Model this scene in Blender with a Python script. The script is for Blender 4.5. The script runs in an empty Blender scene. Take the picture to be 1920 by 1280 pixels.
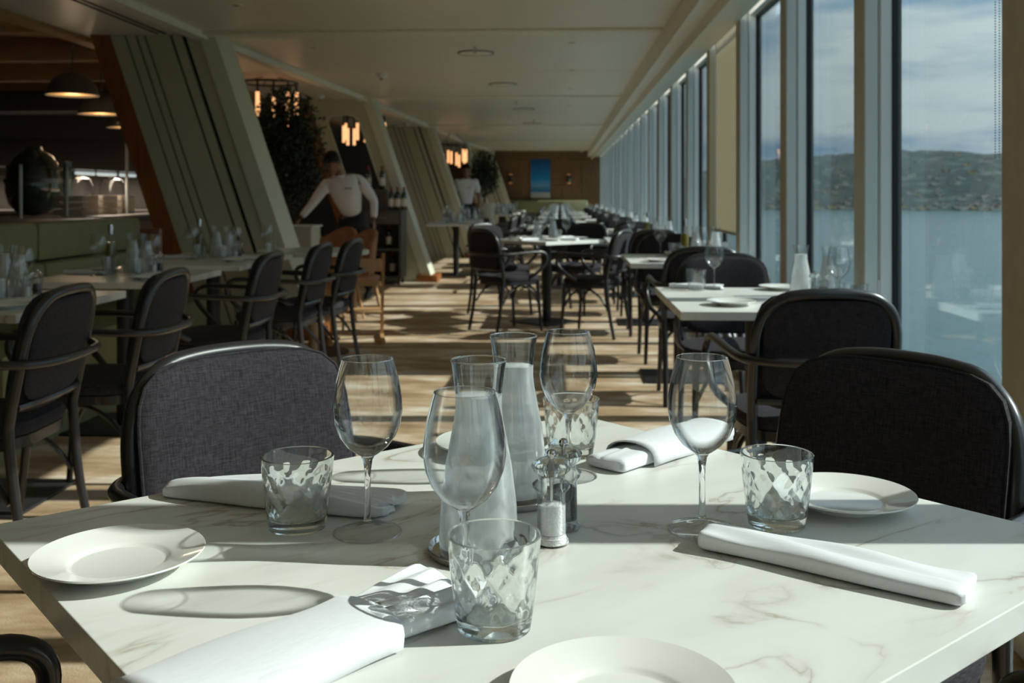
import bpy, bmesh, math, random
from mathutils import Vector, Matrix
random.seed(7)
PI=math.pi
SC=bpy.context.scene; COL=SC.collection
TH=0.0476082
CT,ST=math.cos(TH),math.sin(TH)
# ------------------------------------------------------------------ camera, sky, sun, exposure
cam=bpy.data.cameras.new('camera'); co=bpy.data.objects.new('camera',cam); COL.objects.link(co)
cam.sensor_width=36; cam.lens=36*1889/1920; cam.clip_end=9000; cam.clip_start=.02
cam.shift_y=-(640-366)/1920
co.location=(0,0,1.15); co.rotation_euler=(PI/2,0,TH)
cam.dof.use_dof=True; cam.dof.focus_distance=1.16; cam.dof.aperture_fstop=9.5
SC.camera=co
SC.view_settings.view_transform='Standard'; SC.view_settings.look='None'
SC.view_settings.gamma=1.0; SC.view_settings.exposure=0.6; SC.view_settings.use_curve_mapping=False
SUN_EL=math.radians(34)
sd=Vector((CT*math.cos(SUN_EL),ST*math.cos(SUN_EL),math.sin(SUN_EL)))
sun=bpy.data.lights.new('sun','SUN'); so=bpy.data.objects.new('sun',sun); COL.objects.link(so)
so.rotation_euler=sd.to_track_quat('Z','Y').to_euler(); sun.energy=5.6; sun.angle=math.radians(.53); sun.color=(1,.94,.84)
w=bpy.data.worlds.new('sky'); SC.world=w; w.use_nodes=True
nt=w.node_tree; nt.nodes.clear(); N=nt.nodes.new; LK=nt.links.new
def ramp(n,stops):
    e=n.color_ramp.elements
    while len(e)<len(stops): e.new(.5)
    for i,(p,c) in enumerate(stops):
        e[i].position=p; e[i].color=(*c,1) if len(c)==3 else c
tc=N('ShaderNodeTexCoord'); sep=N('ShaderNodeSeparateXYZ'); LK(tc.outputs['Generated'],sep.inputs[0])
r1=N('ShaderNodeValToRGB'); LK(sep.outputs['Z'],r1.inputs[0])
ramp(r1,[(0,(.50,.58,.64)),(.045,(.24,.36,.50)),(.074,(.22,.34,.49)),(.092,(.62,.67,.68)),(.112,(.34,.44,.53)),(.2,(.28,.40,.52)),(.4,(.33,.44,.56)),(1,(.34,.45,.58))])
mp=N('ShaderNodeMapping'); mp.inputs['Scale'].default_value=(1.2,1.2,7.5); mp.inputs['Location'].default_value=(.3,1.7,.55); LK(tc.outputs['Generated'],mp.inputs[0])
nz=N('ShaderNodeTexNoise'); nz.inputs['Scale'].default_value=2.6; nz.inputs['Detail'].default_value=7; nz.inputs['Roughness'].default_value=.55; LK(mp.outputs[0],nz.inputs[0])
r2=N('ShaderNodeValToRGB'); LK(nz.outputs[0],r2.inputs[0]); ramp(r2,[(.45,(0,0,0)),(.60,(1,1,1))])
mx=N('ShaderNodeMix'); mx.data_type='RGBA'; LK(r2.outputs[0],mx.inputs[0]); LK(r1.outputs[0],mx.inputs[6]); mx.inputs[7].default_value=(.66,.70,.70,1)
bg=N('ShaderNodeBackground'); LK(mx.outputs[2],bg.inputs[0])
# standard overcast luminance: (1 + 2 sin(elevation)) / 3
ov=N('ShaderNodeMath'); ov.operation='MULTIPLY_ADD'; ov.inputs[1].default_value=2*2.7/3; ov.inputs[2].default_value=2.7/3; ov.use_clamp=False
mz=N('ShaderNodeMath'); mz.operation='MAXIMUM'; mz.inputs[1].default_value=0; LK(sep.outputs['Z'],mz.inputs[0]); LK(mz.outputs[0],ov.inputs[0]); LK(ov.outputs[0],bg.inputs[1])
ou=N('ShaderNodeOutputWorld'); LK(bg.outputs[0],ou.inputs[0])
cy=SC.cycles
cy.use_denoising=True
try: cy.denoiser='OPENIMAGEDENOISE'; cy.denoising_input_passes='RGB_ALBEDO_NORMAL'
except Exception: pass
cy.max_bounces=12; cy.diffuse_bounces=5; cy.glossy_bounces=5; cy.transmission_bounces=12; cy.transparent_max_bounces=40
cy.sample_clamp_indirect=6; cy.caustics_reflective=False; cy.caustics_refractive=True; cy.blur_glossy=.5

# ------------------------------------------------------------------ materials
M={}
def mat(name,color,rough=.5,metal=0,var=None,scale=20,aniso=None,bump=0,spec=None,coords='Object',detail=4,sheen=0,trans=0,emit=None,coat=0):
    m=bpy.data.materials.new(name); m.use_nodes=True; t=m.node_tree; b=t.nodes['Principled BSDF']
    b.inputs['Base Color'].default_value=(*color,1); b.inputs['Roughness'].default_value=rough; b.inputs['Metallic'].default_value=metal
    if spec is not None: b.inputs['Specular IOR Level'].default_value=spec
    if sheen: b.inputs['Sheen Weight'].default_value=sheen
    if coat: b.inputs['Coat Weight'].default_value=coat
    if trans: b.inputs['Transmission Weight'].default_value=trans
    if emit: b.inputs['Emission Color'].default_value=(*emit[0],1); b.inputs['Emission Strength'].default_value=emit[1]
    c=t.nodes.new('ShaderNodeTexCoord'); mpn=t.nodes.new('ShaderNodeMapping'); t.links.new(c.outputs[coords],mpn.inputs[0])
    if aniso: mpn.inputs['Scale'].default_value=aniso
    n=t.nodes.new('ShaderNodeTexNoise'); n.inputs['Scale'].default_value=scale; n.inputs['Detail'].default_value=detail; t.links.new(mpn.outputs[0],n.inputs[0])
    if var is None: var=tuple(x*.88 for x in color)
    r=t.nodes.new('ShaderNodeValToRGB'); ramp(r,[(.3,var),(.7,color)]); t.links.new(n.outputs[0],r.inputs[0]); t.links.new(r.outputs[0],b.inputs['Base Color'])
    if bump:
        bp=t.nodes.new('ShaderNodeBump'); bp.inputs['Strength'].default_value=bump; bp.inputs['Distance'].default_value=.002
        t.links.new(n.outputs[0],bp.inputs['Height']); t.links.new(bp.outputs[0],b.inputs['Normal'])
    M[name]=m; return m
mat('black_frame',(.016,.015,.017),.32,coat=.25)
mat('dark_metal',(.03,.03,.032),.4,.3)
mat('white_ceramic',(.80,.80,.76),.12,var=(.79,.79,.75),coat=.5)
mat('linen',(.74,.75,.77),.85,var=(.69,.70,.73),scale=60,aniso=(1,8,1),bump=.12,sheen=.2)
mat('chrome',(.62,.61,.60),.12,1)
mat('steel',(.55,.55,.55),.22,1)
mat('ceiling',(.80,.775,.68),.38,var=(.78,.755,.66),scale=2)
mat('ceiling_trim',(.88,.85,.74),.5)
mat('frame_white',(.84,.87,.88),.38,var=(.82,.85,.86),scale=3)
mat('frame_grey',(.66,.70,.69),.42,var=(.64,.68,.67),scale=3)
mat('taupe',(.46,.42,.33),.6)
mat('pocket',(.16,.13,.09),.8)
mat('gasket',(.008,.008,.009),.5)
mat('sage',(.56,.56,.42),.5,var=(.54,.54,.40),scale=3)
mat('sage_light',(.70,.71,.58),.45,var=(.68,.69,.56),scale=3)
mat('slot',(.012,.012,.012),.8)
mat('wood_orange',(.32,.11,.028),.45,var=(.20,.065,.018),scale=6,aniso=(6,6,.6))
mat('wood_dark',(.24,.11,.05),.45,var=(.17,.075,.034),scale=5,aniso=(6,6,.6))
mat('timber',(.50,.28,.13),.5,var=(.38,.2,.09),scale=4,aniso=(1,8,8))
mat('oak',(.55,.32,.15),.5,var=(.45,.25,.11),scale=8,aniso=(6,6,1))
mat('tan_leather',(.40,.17,.085),.45)
mat('green_fabric',(.24,.245,.125),.7,var=(.21,.215,.11),scale=12)
mat('dark_wall',(.16,.145,.13),.7)
mat('dark_grey',(.07,.065,.062),.5)
mat('cab_grey',(.10,.092,.088),.5,var=(.085,.078,.074),scale=8)
mat('stone_top',(.5,.48,.44),.3)
mat('egg_green',(.012,.03,.02),.15,coat=1)
mat('teal',(.12,.22,.21),.3)
mat('lamp_grey',(.16,.15,.12),.5)
mat('lamp_glow',(.8,.5,.2),.5,emit=((1,.62,.28),.10))
mat('tube_glow',(.9,.5,.25),.5,emit=((1,.50,.22),.85))
mat('box_card',(.50,.42,.33),.8)
mat('panel_brown',(.23,.125,.06),.45,var=(.17,.09,.042),scale=5,aniso=(6,6,.6))
mat('sconce_glow',(.6,.25,.05),.5,emit=((1,.36,.05),.14))
mat('lamp_white',(.7,.85,.85),.4,emit=((.75,.9,.9),.35))
mat('exit_blue',(.1,.3,.45),.4,emit=((.10,.32,.45),.15))
mat('skin',(.25,.115,.07),.5,var=(.22,.10,.06)); mat('hair',(.006,.005,.005),.6,spec=.2)
mat('shirt',(.80,.82,.88),.8,var=(.74,.76,.82),scale=9,bump=.4); mat('trousers',(.012,.013,.02),.8); mat('eye',(.02,.015,.01),.2)
mat('leaf',(.035,.05,.022),.5,var=(.02,.03,.014),scale=12); mat('bark',(.13,.09,.06),.8,bump=.6)
mat('pot_pale',(.50,.48,.38),.6); mat('soil',(.03,.02,.015),.9)
mat('plastic_white',(.7,.7,.66),.4); mat('plastic_dark',(.05,.05,.05),.4)
mat('wine_red',(.012,.012,.012),.08,coat=1); mat('label_white',(.75,.73,.68),.6); mat('foil_red',(.3,.02,.03),.3)
mat('salt',(.86,.86,.85),.8,bump=.8,scale=400); mat('pepper',(.05,.045,.045),.7,var=(.01,.01,.01),scale=350,bump=1)
mat('oil',(.24,.18,.02),.1,trans=.5)
mat('blue_steel',(.10,.13,.16),.3)
mat('house_white',(.5,.48,.43),.8); mat('house_roof',(.12,.08,.07),.8); mat('house_yellow',(.55,.42,.22),.8)
def nodes(name):
    m=bpy.data.materials.new(name); m.use_nodes=True; t=m.node_tree; t.nodes.clear(); M[name]=m
    return m,t,t.nodes.new,t.links.new
def thin(name,tint,edge,ior=1.45,gl=1.0,pwr=3.0,rough=.015):
    """clear thin-walled glass: transmission tinted more at grazing angles plus a Fresnel reflection"""
    m,t,n,l=nodes(name)
    lw=n('ShaderNodeLayerWeight'); lw.inputs[0].default_value=.5
    pw=n('ShaderNodeMath'); pw.operation='POWER'; pw.inputs[1].default_value=pwr; l(lw.outputs['Facing'],pw.inputs[0])
    mx=n('ShaderNodeMix'); mx.data_type='RGBA'; mx.inputs[6].default_value=(*tint,1); mx.inputs[7].default_value=(*edge,1); l(pw.outputs[0],mx.inputs[0])
    tr=n('ShaderNodeBsdfTransparent'); l(mx.outputs[2],tr.inputs[0])
    g=n('ShaderNodeBsdfGlossy'); g.inputs['Roughness'].default_value=rough
    p5=n('ShaderNodeMath'); p5.operation='POWER'; p5.inputs[1].default_value=5.0; l(lw.outputs['Facing'],p5.inputs[0])
    f0=((ior-1)/(ior+1))**2*gl
    mu=n('ShaderNodeMath'); mu.operation='MULTIPLY_ADD'; mu.inputs[1].default_value=.9-f0; mu.inputs[2].default_value=f0; l(p5.outputs[0],mu.inputs[0])
    ms=n('ShaderNodeMixShader'); l(mu.outputs[0],ms.inputs[0]); l(tr.outputs[0],ms.inputs[1]); l(g.outputs[0],ms.inputs[2])
    o=n('ShaderNodeOutputMaterial'); l(ms.outputs[0],o.inputs[0]); return m
thin('thin_glass',(.975,.98,.98),(.30,.33,.34),1.5,1.1,5)
thin('far_glass',(.955,.965,.97),(.42,.45,.46),1.5,3.0,4,.06)
thin('foot_glass',(.995,.995,.995),(.88,.89,.9),1.5,.9,5)
thin('pane_glass',(.80,.86,.87),(.55,.62,.64),1.5,1.6)
thin('acrylic',(.96,.965,.985),(.40,.43,.52),1.5,1.5,3.5)
def solid(name,tint,mixt,ior=1.5):
    m,t,n,l=nodes(name)
    g=n('ShaderNodeBsdfGlass'); g.inputs['IOR'].default_value=ior; g.inputs['Roughness'].default_value=0; g.inputs[0].default_value=(*tint,1)
    lw=n('ShaderNodeLayerWeight'); lw.inputs[0].default_value=.35
    tr=n('ShaderNodeBsdfTransparent'); tr.inputs[0].default_value=(*tint,1)
    ms=n('ShaderNodeMixShader'); ms.inputs[0].default_value=mixt; l(tr.outputs[0],ms.inputs[1]); l(g.outputs[0],ms.inputs[2])
    o=n('ShaderNodeOutputMaterial'); l(ms.outputs[0],o.inputs[0]); return m
solid('solid_glass',(.985,.997,.992),.93)
solid('stem_glass',(.99,.995,.995),.95)
def hybrid(name,tint,lo,hi):
    """thin wall: straight-through in the middle, refracting towards the silhouette"""
    m,t,n,l=nodes(name)
    lw=n('ShaderNodeLayerWeight'); lw.inputs[0].default_value=.5
    p5=n('ShaderNodeMath'); p5.operation='POWER'; p5.inputs[1].default_value=5.0; l(lw.outputs['Facing'],p5.inputs[0])
    mu=n('ShaderNodeMath'); mu.operation='MULTIPLY_ADD'; mu.inputs[1].default_value=.9; mu.inputs[2].default_value=.055; l(p5.outputs[0],mu.inputs[0])
    tr=n('ShaderNodeBsdfTransparent'); tr.inputs[0].default_value=(*tint,1)
    g=n('ShaderNodeBsdfGlossy'); g.inputs['Roughness'].default_value=.01
    ms=n('ShaderNodeMixShader'); l(mu.outputs[0],ms.inputs[0]); l(tr.outputs[0],ms.inputs[1]); l(g.outputs[0],ms.inputs[2])
    gl=n('ShaderNodeBsdfGlass'); gl.inputs['IOR'].default_value=1.5; gl.inputs[0].default_value=(*tint,1); gl.inputs['Roughness'].default_value=0
    mr=n('ShaderNodeMapRange'); mr.inputs[1].default_value=lo; mr.inputs[2].default_value=hi; l(lw.outputs['Facing'],mr.inputs[0])
    m2=n('ShaderNodeMixShader'); l(mr.outputs[0],m2.inputs[0]); l(ms.outputs[0],m2.inputs[1]); l(gl.outputs[0],m2.inputs[2])
    o=n('ShaderNodeOutputMaterial'); l(m2.outputs[0],o.inputs[0]); return m
hybrid('bowl_glass',(.985,.99,.99),.30,.75)
# frosted chilled water
m,t,n,l=nodes('chilled_water')
d=n('ShaderNodeBsdfTranslucent'); d.inputs[0].default_value=(.90,.92,.93,1)
d2=n('ShaderNodeBsdfDiffuse'); d2.inputs[0].default_value=(.86,.89,.90,1)
a=n('ShaderNodeAddShader'); mm=n('ShaderNodeMixShader'); mm.inputs[0].default_value=.5; l(d.outputs[0],mm.inputs[1]); l(d2.outputs[0],mm.inputs[2])
gl=n('ShaderNodeBsdfGlossy'); gl.inputs['Roughness'].default_value=.35; m2=n('ShaderNodeMixShader'); m2.inputs[0].default_value=.10; l(mm.outputs[0],m2.inputs[1]); l(gl.outputs[0],m2.inputs[2])
tr=n('ShaderNodeBsdfTransparent'); tr.inputs[0].default_value=(.93,.95,.95,1)
c=n('ShaderNodeTexCoord'); z=n('ShaderNodeTexNoise'); z.inputs['Scale'].default_value=30; l(c.outputs['Object'],z.inputs[0])
r=n('ShaderNodeMapRange'); r.inputs[1].default_value=.35; r.inputs[2].default_value=.65; r.inputs[3].default_value=.60; r.inputs[4].default_value=.80; l(z.outputs[0],r.inputs[0])
m3=n('ShaderNodeMixShader'); l(r.outputs[0],m3.inputs[0]); l(tr.outputs[0],m3.inputs[1]); l(m2.outputs[0],m3.inputs[2])
o=n('ShaderNodeOutputMaterial'); l(m3.outputs[0],o.inputs[0])
# blind fabric
m,t,n,l=nodes('blind_fabric')
d=n('ShaderNodeBsdfDiffuse'); d.inputs[0].default_value=(.62,.58,.47,1); d2=n('ShaderNodeBsdfTranslucent'); d2.inputs[0].default_value=(.62,.57,.46,1)
mm=n('ShaderNodeMixShader'); mm.inputs[0].default_value=.50; l(d.outputs[0],mm.inputs[1]); l(d2.outputs[0],mm.inputs[2])
c=n('ShaderNodeTexCoord'); z=n('ShaderNodeTexNoise'); z.inputs['Scale'].default_value=260; l(c.outputs['Object'],z.inputs[0])
bp=n('ShaderNodeBump'); bp.inputs['Strength'].default_value=.3; bp.inputs['Distance'].default_value=.001; l(z.outputs[0],bp.inputs['Height']); l(bp.outputs[0],d.inputs['Normal'])
o=n('ShaderNodeOutputMaterial'); l(mm.outputs[0],o.inputs[0])
def princ(name):
    m=bpy.data.materials.new(name); m.use_nodes=True; M[name]=m; t=m.node_tree
    return m,t.nodes['Principled BSDF'],t.nodes.new,t.links.new
# marble laminate
m,b,n,l=princ('marble')
c=n('ShaderNodeTexCoord'); mp=n('ShaderNodeMapping'); mp.inputs['Rotation'].default_value=(0,0,.35); mp.inputs['Scale'].default_value=(1,2.6,1); l(c.outputs['Object'],mp.inputs[0])
n1=n('ShaderNodeTexNoise'); n1.inputs['Scale'].default_value=2.2; n1.inputs['Detail'].default_value=6; n1.inputs['Distortion'].default_value=1.4; l(mp.outputs[0],n1.inputs[0])
ab=n('ShaderNodeMath'); ab.operation='SUBTRACT'; ab.inputs[1].default_value=.5; l(n1.outputs[0],ab.inputs[0]); ab2=n('ShaderNodeMath'); ab2.operation='ABSOLUTE'; l(ab.outputs[0],ab2.inputs[0])
rv=n('ShaderNodeValToRGB'); ramp(rv,[(0,(.38,.32,.27)),(.008,(.56,.52,.46)),(.03,(.69,.69,.645)),(.10,(.735,.74,.70))]); l(ab2.outputs[0],rv.inputs[0])
n2=n('ShaderNodeTexNoise'); n2.inputs['Scale'].default_value=3.1; n2.inputs['Detail'].default_value=3; l(mp.outputs[0],n2.inputs[0])
rm=n('ShaderNodeValToRGB'); ramp(rm,[(.42,(0,0,0)),(.62,(1,1,1))]); l(n2.outputs[0],rm.inputs[0])
n3=n('ShaderNodeTexNoise'); n3.inputs['Scale'].default_value=5; n3.inputs['Detail'].default_value=5; l(mp.outputs[0],n3.inputs[0])
rb=n('ShaderNodeValToRGB'); ramp(rb,[(.3,(.655,.65,.605)),(.6,(.735,.74,.70))]); l(n3.outputs[0],rb.inputs[0])
mk=n('ShaderNodeMix'); mk.data_type='RGBA'; l(rm.outputs[0],mk.inputs[0]); l(rb.outputs[0],mk.inputs[6]); l(rv.outputs[0],mk.inputs[7])
l(mk.outputs[2],b.inputs['Base Color']); b.inputs['Roughness'].default_value=.33; b.inputs['Specular IOR Level'].default_value=.4
# woven upholstery
m,b,n,l=princ('charcoal_weave')
c=n('ShaderNodeTexCoord')
def wv(sc):
    mp=n('ShaderNodeMapping'); mp.inputs['Scale'].default_value=sc; l(c.outputs['Object'],mp.inputs[0])
    z=n('ShaderNodeTexNoise'); z.inputs['Scale'].default_value=60; z.inputs['Detail'].default_value=3; l(mp.outputs[0],z.inputs[0]); return z
za,zb=wv((12,1,.9)),wv((.9,1,12))
ad=n('ShaderNodeMath'); ad.operation='ADD'; l(za.outputs[0],ad.inputs[0]); l(zb.outputs[0],ad.inputs[1])
rr=n('ShaderNodeMapRange'); rr.inputs[1].default_value=.75; rr.inputs[2].default_value=1.25; l(ad.outputs[0],rr.inputs[0])
rc=n('ShaderNodeValToRGB'); ramp(rc,[(0,(.006,.0055,.0075)),(1,(.040,.034,.042))]); l(rr.outputs[0],rc.inputs[0]); l(rc.outputs[0],b.inputs['Base Color'])
b.inputs['Roughness'].default_value=.85; b.inputs['Sheen Weight'].default_value=.03; b.inputs['Specular IOR Level'].default_value=.25
bp=n('ShaderNodeBump'); bp.inputs['Strength'].default_value=.35; bp.inputs['Distance'].default_value=.001; l(ad.outputs[0],bp.inputs['Height']); l(bp.outputs[0],b.inputs['Normal'])
# carpet
m,b,n,l=princ('carpet')
c=n('ShaderNodeTexCoord'); mp=n('ShaderNodeMapping'); mp.inputs['Scale'].default_value=(.8,2.3,1); l(c.outputs['Object'],mp.inputs[0])
n1=n('ShaderNodeTexNoise'); n1.inputs['Scale'].default_value=2.2; n1.inputs['Detail'].default_value=9; n1.inputs['Roughness'].default_value=.62; l(mp.outputs[0],n1.inputs[0])
rc=n('ShaderNodeValToRGB'); ramp(rc,[(.34,(.25,.155,.08)),(.46,(.40,.265,.15)),(.54,(.50,.365,.24)),(.64,(.66,.57,.46))]); l(n1.outputs[0],rc.inputs[0])
n2=n('ShaderNodeTexNoise'); n2.inputs['Scale'].default_value=150; l(c.outputs['Object'],n2.inputs[0])
mk=n('ShaderNodeMix'); mk.data_type='RGBA'; mk.blend_type='MULTIPLY'; mk.inputs[0].default_value=.35; l(rc.outputs[0],mk.inputs[6]); l(n2.outputs[1],mk.inputs[7])
l(rc.outputs[0],b.inputs['Base Color']); b.inputs['Roughness'].default_value=.9
bp=n('ShaderNodeBump'); bp.inputs['Strength'].default_value=.4; bp.inputs['Distance'].default_value=.004; l(n2.outputs[0],bp.inputs['Height']); l(bp.outputs[0],b.inputs['Normal'])
# sea
m,b,n,l=princ('sea_water')
c=n('ShaderNodeTexCoord'); b.inputs['Base Color'].default_value=(.022,.075,.078,1); b.inputs['Roughness'].default_value=.22
mp=n('ShaderNodeMapping'); mp.inputs['Scale'].default_value=(1,.35,1); l(c.outputs['Object'],mp.inputs[0])
n1=n('ShaderNodeTexNoise'); n1.inputs['Scale'].default_value=.25; n1.inputs['Detail'].default_value=8; l(mp.outputs[0],n1.inputs[0])
bp=n('ShaderNodeBump'); bp.inputs['Strength'].default_value=.9; bp.inputs['Distance'].default_value=1.2; l(n1.outputs[0],bp.inputs['Height']); l(bp.outputs[0],b.inputs['Normal'])
# wooded hill
m,b,n,l=princ('wooded_hill')
c=n('ShaderNodeTexCoord'); n1=n('ShaderNodeTexNoise'); n1.inputs['Scale'].default_value=.035; n1.inputs['Detail'].default_value=8; l(c.outputs['Object'],n1.inputs[0])
rc=n('ShaderNodeValToRGB'); ramp(rc,[(.35,(.008,.018,.020)),(.5,(.018,.033,.030)),(.6,(.032,.052,.042)),(.7,(.09,.10,.095))]); l(n1.outputs[0],rc.inputs[0]); l(rc.outputs[0],b.inputs['Base Color']); b.inputs['Roughness'].default_value=.95
# blue beach picture
m,b,n,l=princ('beach_print')
c=n('ShaderNodeTexCoord'); s=n('ShaderNodeSeparateXYZ'); l(c.outputs['Generated'],s.inputs[0])
rc=n('ShaderNodeValToRGB'); ramp(rc,[(0,(.6,.58,.56)),(.13,(.5,.52,.58)),(.16,(.03,.2,.42)),(.26,(.05,.26,.5)),(.28,(.18,.36,.62)),(.42,(.07,.36,.75)),(.5,(.0,.27,.66)),(.75,(.0,.16,.48)),(1,(.0,.08,.28))]); l(s.outputs['Z'],rc.inputs[0]); l(rc.outputs[0],b.inputs['Base Color']); b.inputs['Roughness'].default_value=.3

# ------------------------------------------------------------------ mesh helpers
def spline(pts,n=6,closed=False):
    P=[Vector(p) for p in pts]; out=[]; L=len(P)
    for i in range(L if closed else L-1):
        a=P[(i-1)%L] if closed or i>0 else P[0]*2-P[1]; b_=P[i]; c_=P[(i+1)%L]; d_=P[(i+2)%L] if closed or i+2<L else P[-1]*2-P[-2]
        for k in range(n):
            u=k/n; out.append(.5*((2*b_)+(c_-a)*u+(2*a-5*b_+4*c_-d_)*u*u+(3*b_-a-3*c_+d_)*u**3))
    if not closed: out.append(P[-1])
    return out
class MB:
    def __init__(s): s.v=[]; s.f=[]
    def add(s,v,f):
        o=len(s.v); s.v+= [tuple(x) for x in v]; s.f+=[tuple(i+o for i in q) for q in f]; return s
    def box(s,a,b,bev=0):
        bm=bmesh.new(); bmesh.ops.create_cube(bm,size=1)
        for v in bm.verts: v.co=Vector([(a[i]+b[i])/2+v.co[i]*(b[i]-a[i]) for i in range(3)])
        if bev: bmesh.ops.bevel(bm,geom=bm.edges[:],offset=bev,segments=2,affect='EDGES',profile=.5)
        bm.verts.index_update(); s.add([v.co[:] for v in bm.verts],[[v.index for v in f.verts] for f in bm.faces]); bm.free(); return s
    def prism(s,poly,fn,t0,t1):
        n_=len(poly); s.add([fn(p[0],p[1],t0) for p in poly]+[fn(p[0],p[1],t1) for p in poly],
            [tuple(range(n_))[::-1],tuple(range(n_,2*n_))]+[(i,(i+1)%n_,n_+(i+1)%n_,n_+i) for i in range(n_)]); return s
    def lathe(s,prof,seg=32,c=(0,0,0),fr=None):
        v=[];f=[];rings=[]
        for (r_,z_) in prof:
            if r_<1e-6: rings.append([len(v)]); v.append((c[0],c[1],c[2]+z_))
            else:
                ring=[]
                for k in range(seg):
                    a=2*PI*k/seg; rr_=r_ if fr is None else fr(r_,z_,a)
                    ring.append(len(v)); v.append((c[0]+rr_*math.cos(a),c[1]+rr_*math.sin(a),c[2]+z_))
                rings.append(ring)
        for A,B in zip(rings,rings[1:]):
            if len(A)==1 and len(B)==1: continue
            for k in range(seg):
                k2=(k+1)%seg
                if len(A)==1: f.append((A[0],B[k2],B[k]))
                elif len(B)==1: f.append((A[k],A[k2],B[0]))
                else: f.append((A[k],A[k2],B[k2],B[k]))
        s.add(v,f); return s
    def tube(s,pts,rad,seg=10,closed=False,flat=1.0,up=None):
        P=[Vector(p) for p in pts]; n_=len(P); R=rad if callable(rad) else (lambda u:rad); v=[]; f=[]; prev=None
        for i,p in enumerate(P):
            tg=(P[(i+1)%n_]-P[i-1]) if closed or 0<i<n_-1 else (P[1]-P[0] if i==0 else P[-1]-P[-2]); tg.normalize()
            if prev is None:
                h=Vector(up) if up else (Vector((0,0,1)) if abs(tg.z)<.9 else Vector((1,0,0))); x=h.cross(tg).normalized()
            else: x=(prev-tg*prev.dot(tg)).normalized()
            prev=x; y=tg.cross(x); r_=R(i/(n_-1))
            for k in range(seg):
                a=2*PI*k/seg; v.append(p+x*math.cos(a)*r_+y*math.sin(a)*r_*flat)
        for i in range(n_ if closed else n_-1):
            j=(i+1)%n_
            for k in range(seg): f.append((i*seg+k,i*seg+(k+1)%seg,j*seg+(k+1)%seg,j*seg+k))
        if not closed: f.append(tuple(range(seg))[::-1]); f.append(tuple(range((n_-1)*seg,n_*seg)))
        s.add(v,f); return s
    def loft(s,rings,cap=True):
        k=len(rings[0]); v=[p for r_ in rings for p in r_]; f=[]
        for i in range(len(rings)-1):
            for j in range(k): f.append((i*k+j,i*k+(j+1)%k,(i+1)*k+(j+1)%k,(i+1)*k+j))
        if cap: f.append(tuple(range(k))[::-1]); f.append(tuple(range((len(rings)-1)*k,len(rings)*k)))
        s.add(v,f); return s
    def obj(s,name,m,parent=None,smooth=True,sub=0,loc=None,rz=0):
        me=bpy.data.meshes.new(name); me.from_pydata(s.v,[],s.f)
        bm=bmesh.new(); bm.from_mesh(me); bmesh.ops.recalc_face_normals(bm,faces=bm.faces[:]); bm.to_mesh(me); bm.free()
        me.materials.append(M[m] if isinstance(m,str) else m)
        if smooth:
            for p in me.polygons: p.use_smooth=True
            try: me.set_sharp_from_angle(angle=math.radians(40))
            except Exception: pass
        o=bpy.data.objects.new(name,me); COL.objects.link(o)
        if parent: o.parent=parent
        if loc: o.location=loc
        o.rotation_euler.z=rz
        if sub:
            md=o.modifiers.new('sub','SUBSURF'); md.levels=sub; md.render_levels=sub
        return o
def tag(o,label,cat,group=None):
    o['label']=label; o['category']=cat
    if group: o['group']=group
    elif 'group' in o: del o['group']
    return o
def thing(name,label,cat,loc=(0,0,0),rz=0,group=None):
    o=bpy.data.objects.new(name,None); COL.objects.link(o); o.location=loc; o.rotation_euler.z=rz; o.empty_display_size=.05
    return tag(o,label,cat,group)
def struct(o): o['kind']='structure'; return o
def kids(o): return [c for c in ALLKIDS.get(o.name,[])]
ALLKIDS={}
def reg(root):
    """remember a prototype's parts"""
    for o in list(COL.objects):
        if o.parent: ALLKIDS.setdefault(o.parent.name,[])
        if o.parent and o not in ALLKIDS[o.parent.name]: ALLKIDS[o.parent.name].append(o)
    return root
USED=set()
def place(proto,label,cat,loc,rz=0,group=None,scale=None):
    """first use moves the prototype itself, later uses copy the thing and each of its parts"""
    if proto.name not in USED: USED.add(proto.name); r_=proto
    else:
        r_=proto.copy(); COL.objects.link(r_)
        for ch in ALLKIDS.get(proto.name,[]):
            c_=ch.copy(); COL.objects.link(c_); c_.parent=r_
            for g in ALLKIDS.get(ch.name,[]):
                d_=g.copy(); COL.objects.link(d_); d_.parent=c_
    r_.location=loc; r_.rotation_euler.z=rz
    if scale: r_.scale=scale
    return tag(r_,label,cat,group)

# ------------------------------------------------------------------ room shell
def bx(name,a,b_,m,parent=None,bev=0): return MB().box(a,b_,bev).obj(name,m,parent,smooth=bool(bev))
CH=2.44
XG=1.27
YE=29.45
struct(bx('floor',(-9,-3.4,-.1),(1.34,YE+.1,0),'carpet'))
ceil=struct(bx('ceiling',(-3.85,-3.4,CH),(.80,YE,CH+.1),'ceiling'))
for y in (-2.8,2.55,7.8,13.05,18.35,23.6): # raised cross battens
    bx('batten',(-3.0,y,CH-.022),(.80,y+.26,CH),'ceiling_trim',ceil,.006)
for y in (-2.8+.95,5.2,10.45,15.7,21,26.2): bx('panel_joint',(-3.0,y,CH-.003),(.80,y+.014,CH),'ceiling_trim',ceil)
struct(bx('trim_1',(.80,-3.4,2.27),(.845,YE,CH+.1),'ceiling_trim'))
struct(bx('trim_2',(.845,-3.4,2.27),(1.15,YE,2.29),'ceiling'))
struct(bx('trim_3',(.905,-3.4,2.19),(.93,YE,2.27),'ceiling_trim'))
struct(bx('trim_4',(1.15,-3.4,2.36),(1.36,YE,2.56),'pocket'))
struct(bx('wall_right',(1.14,-3.4,0),(1.36,YE,.11),'frame_white',bev=.008))
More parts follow.
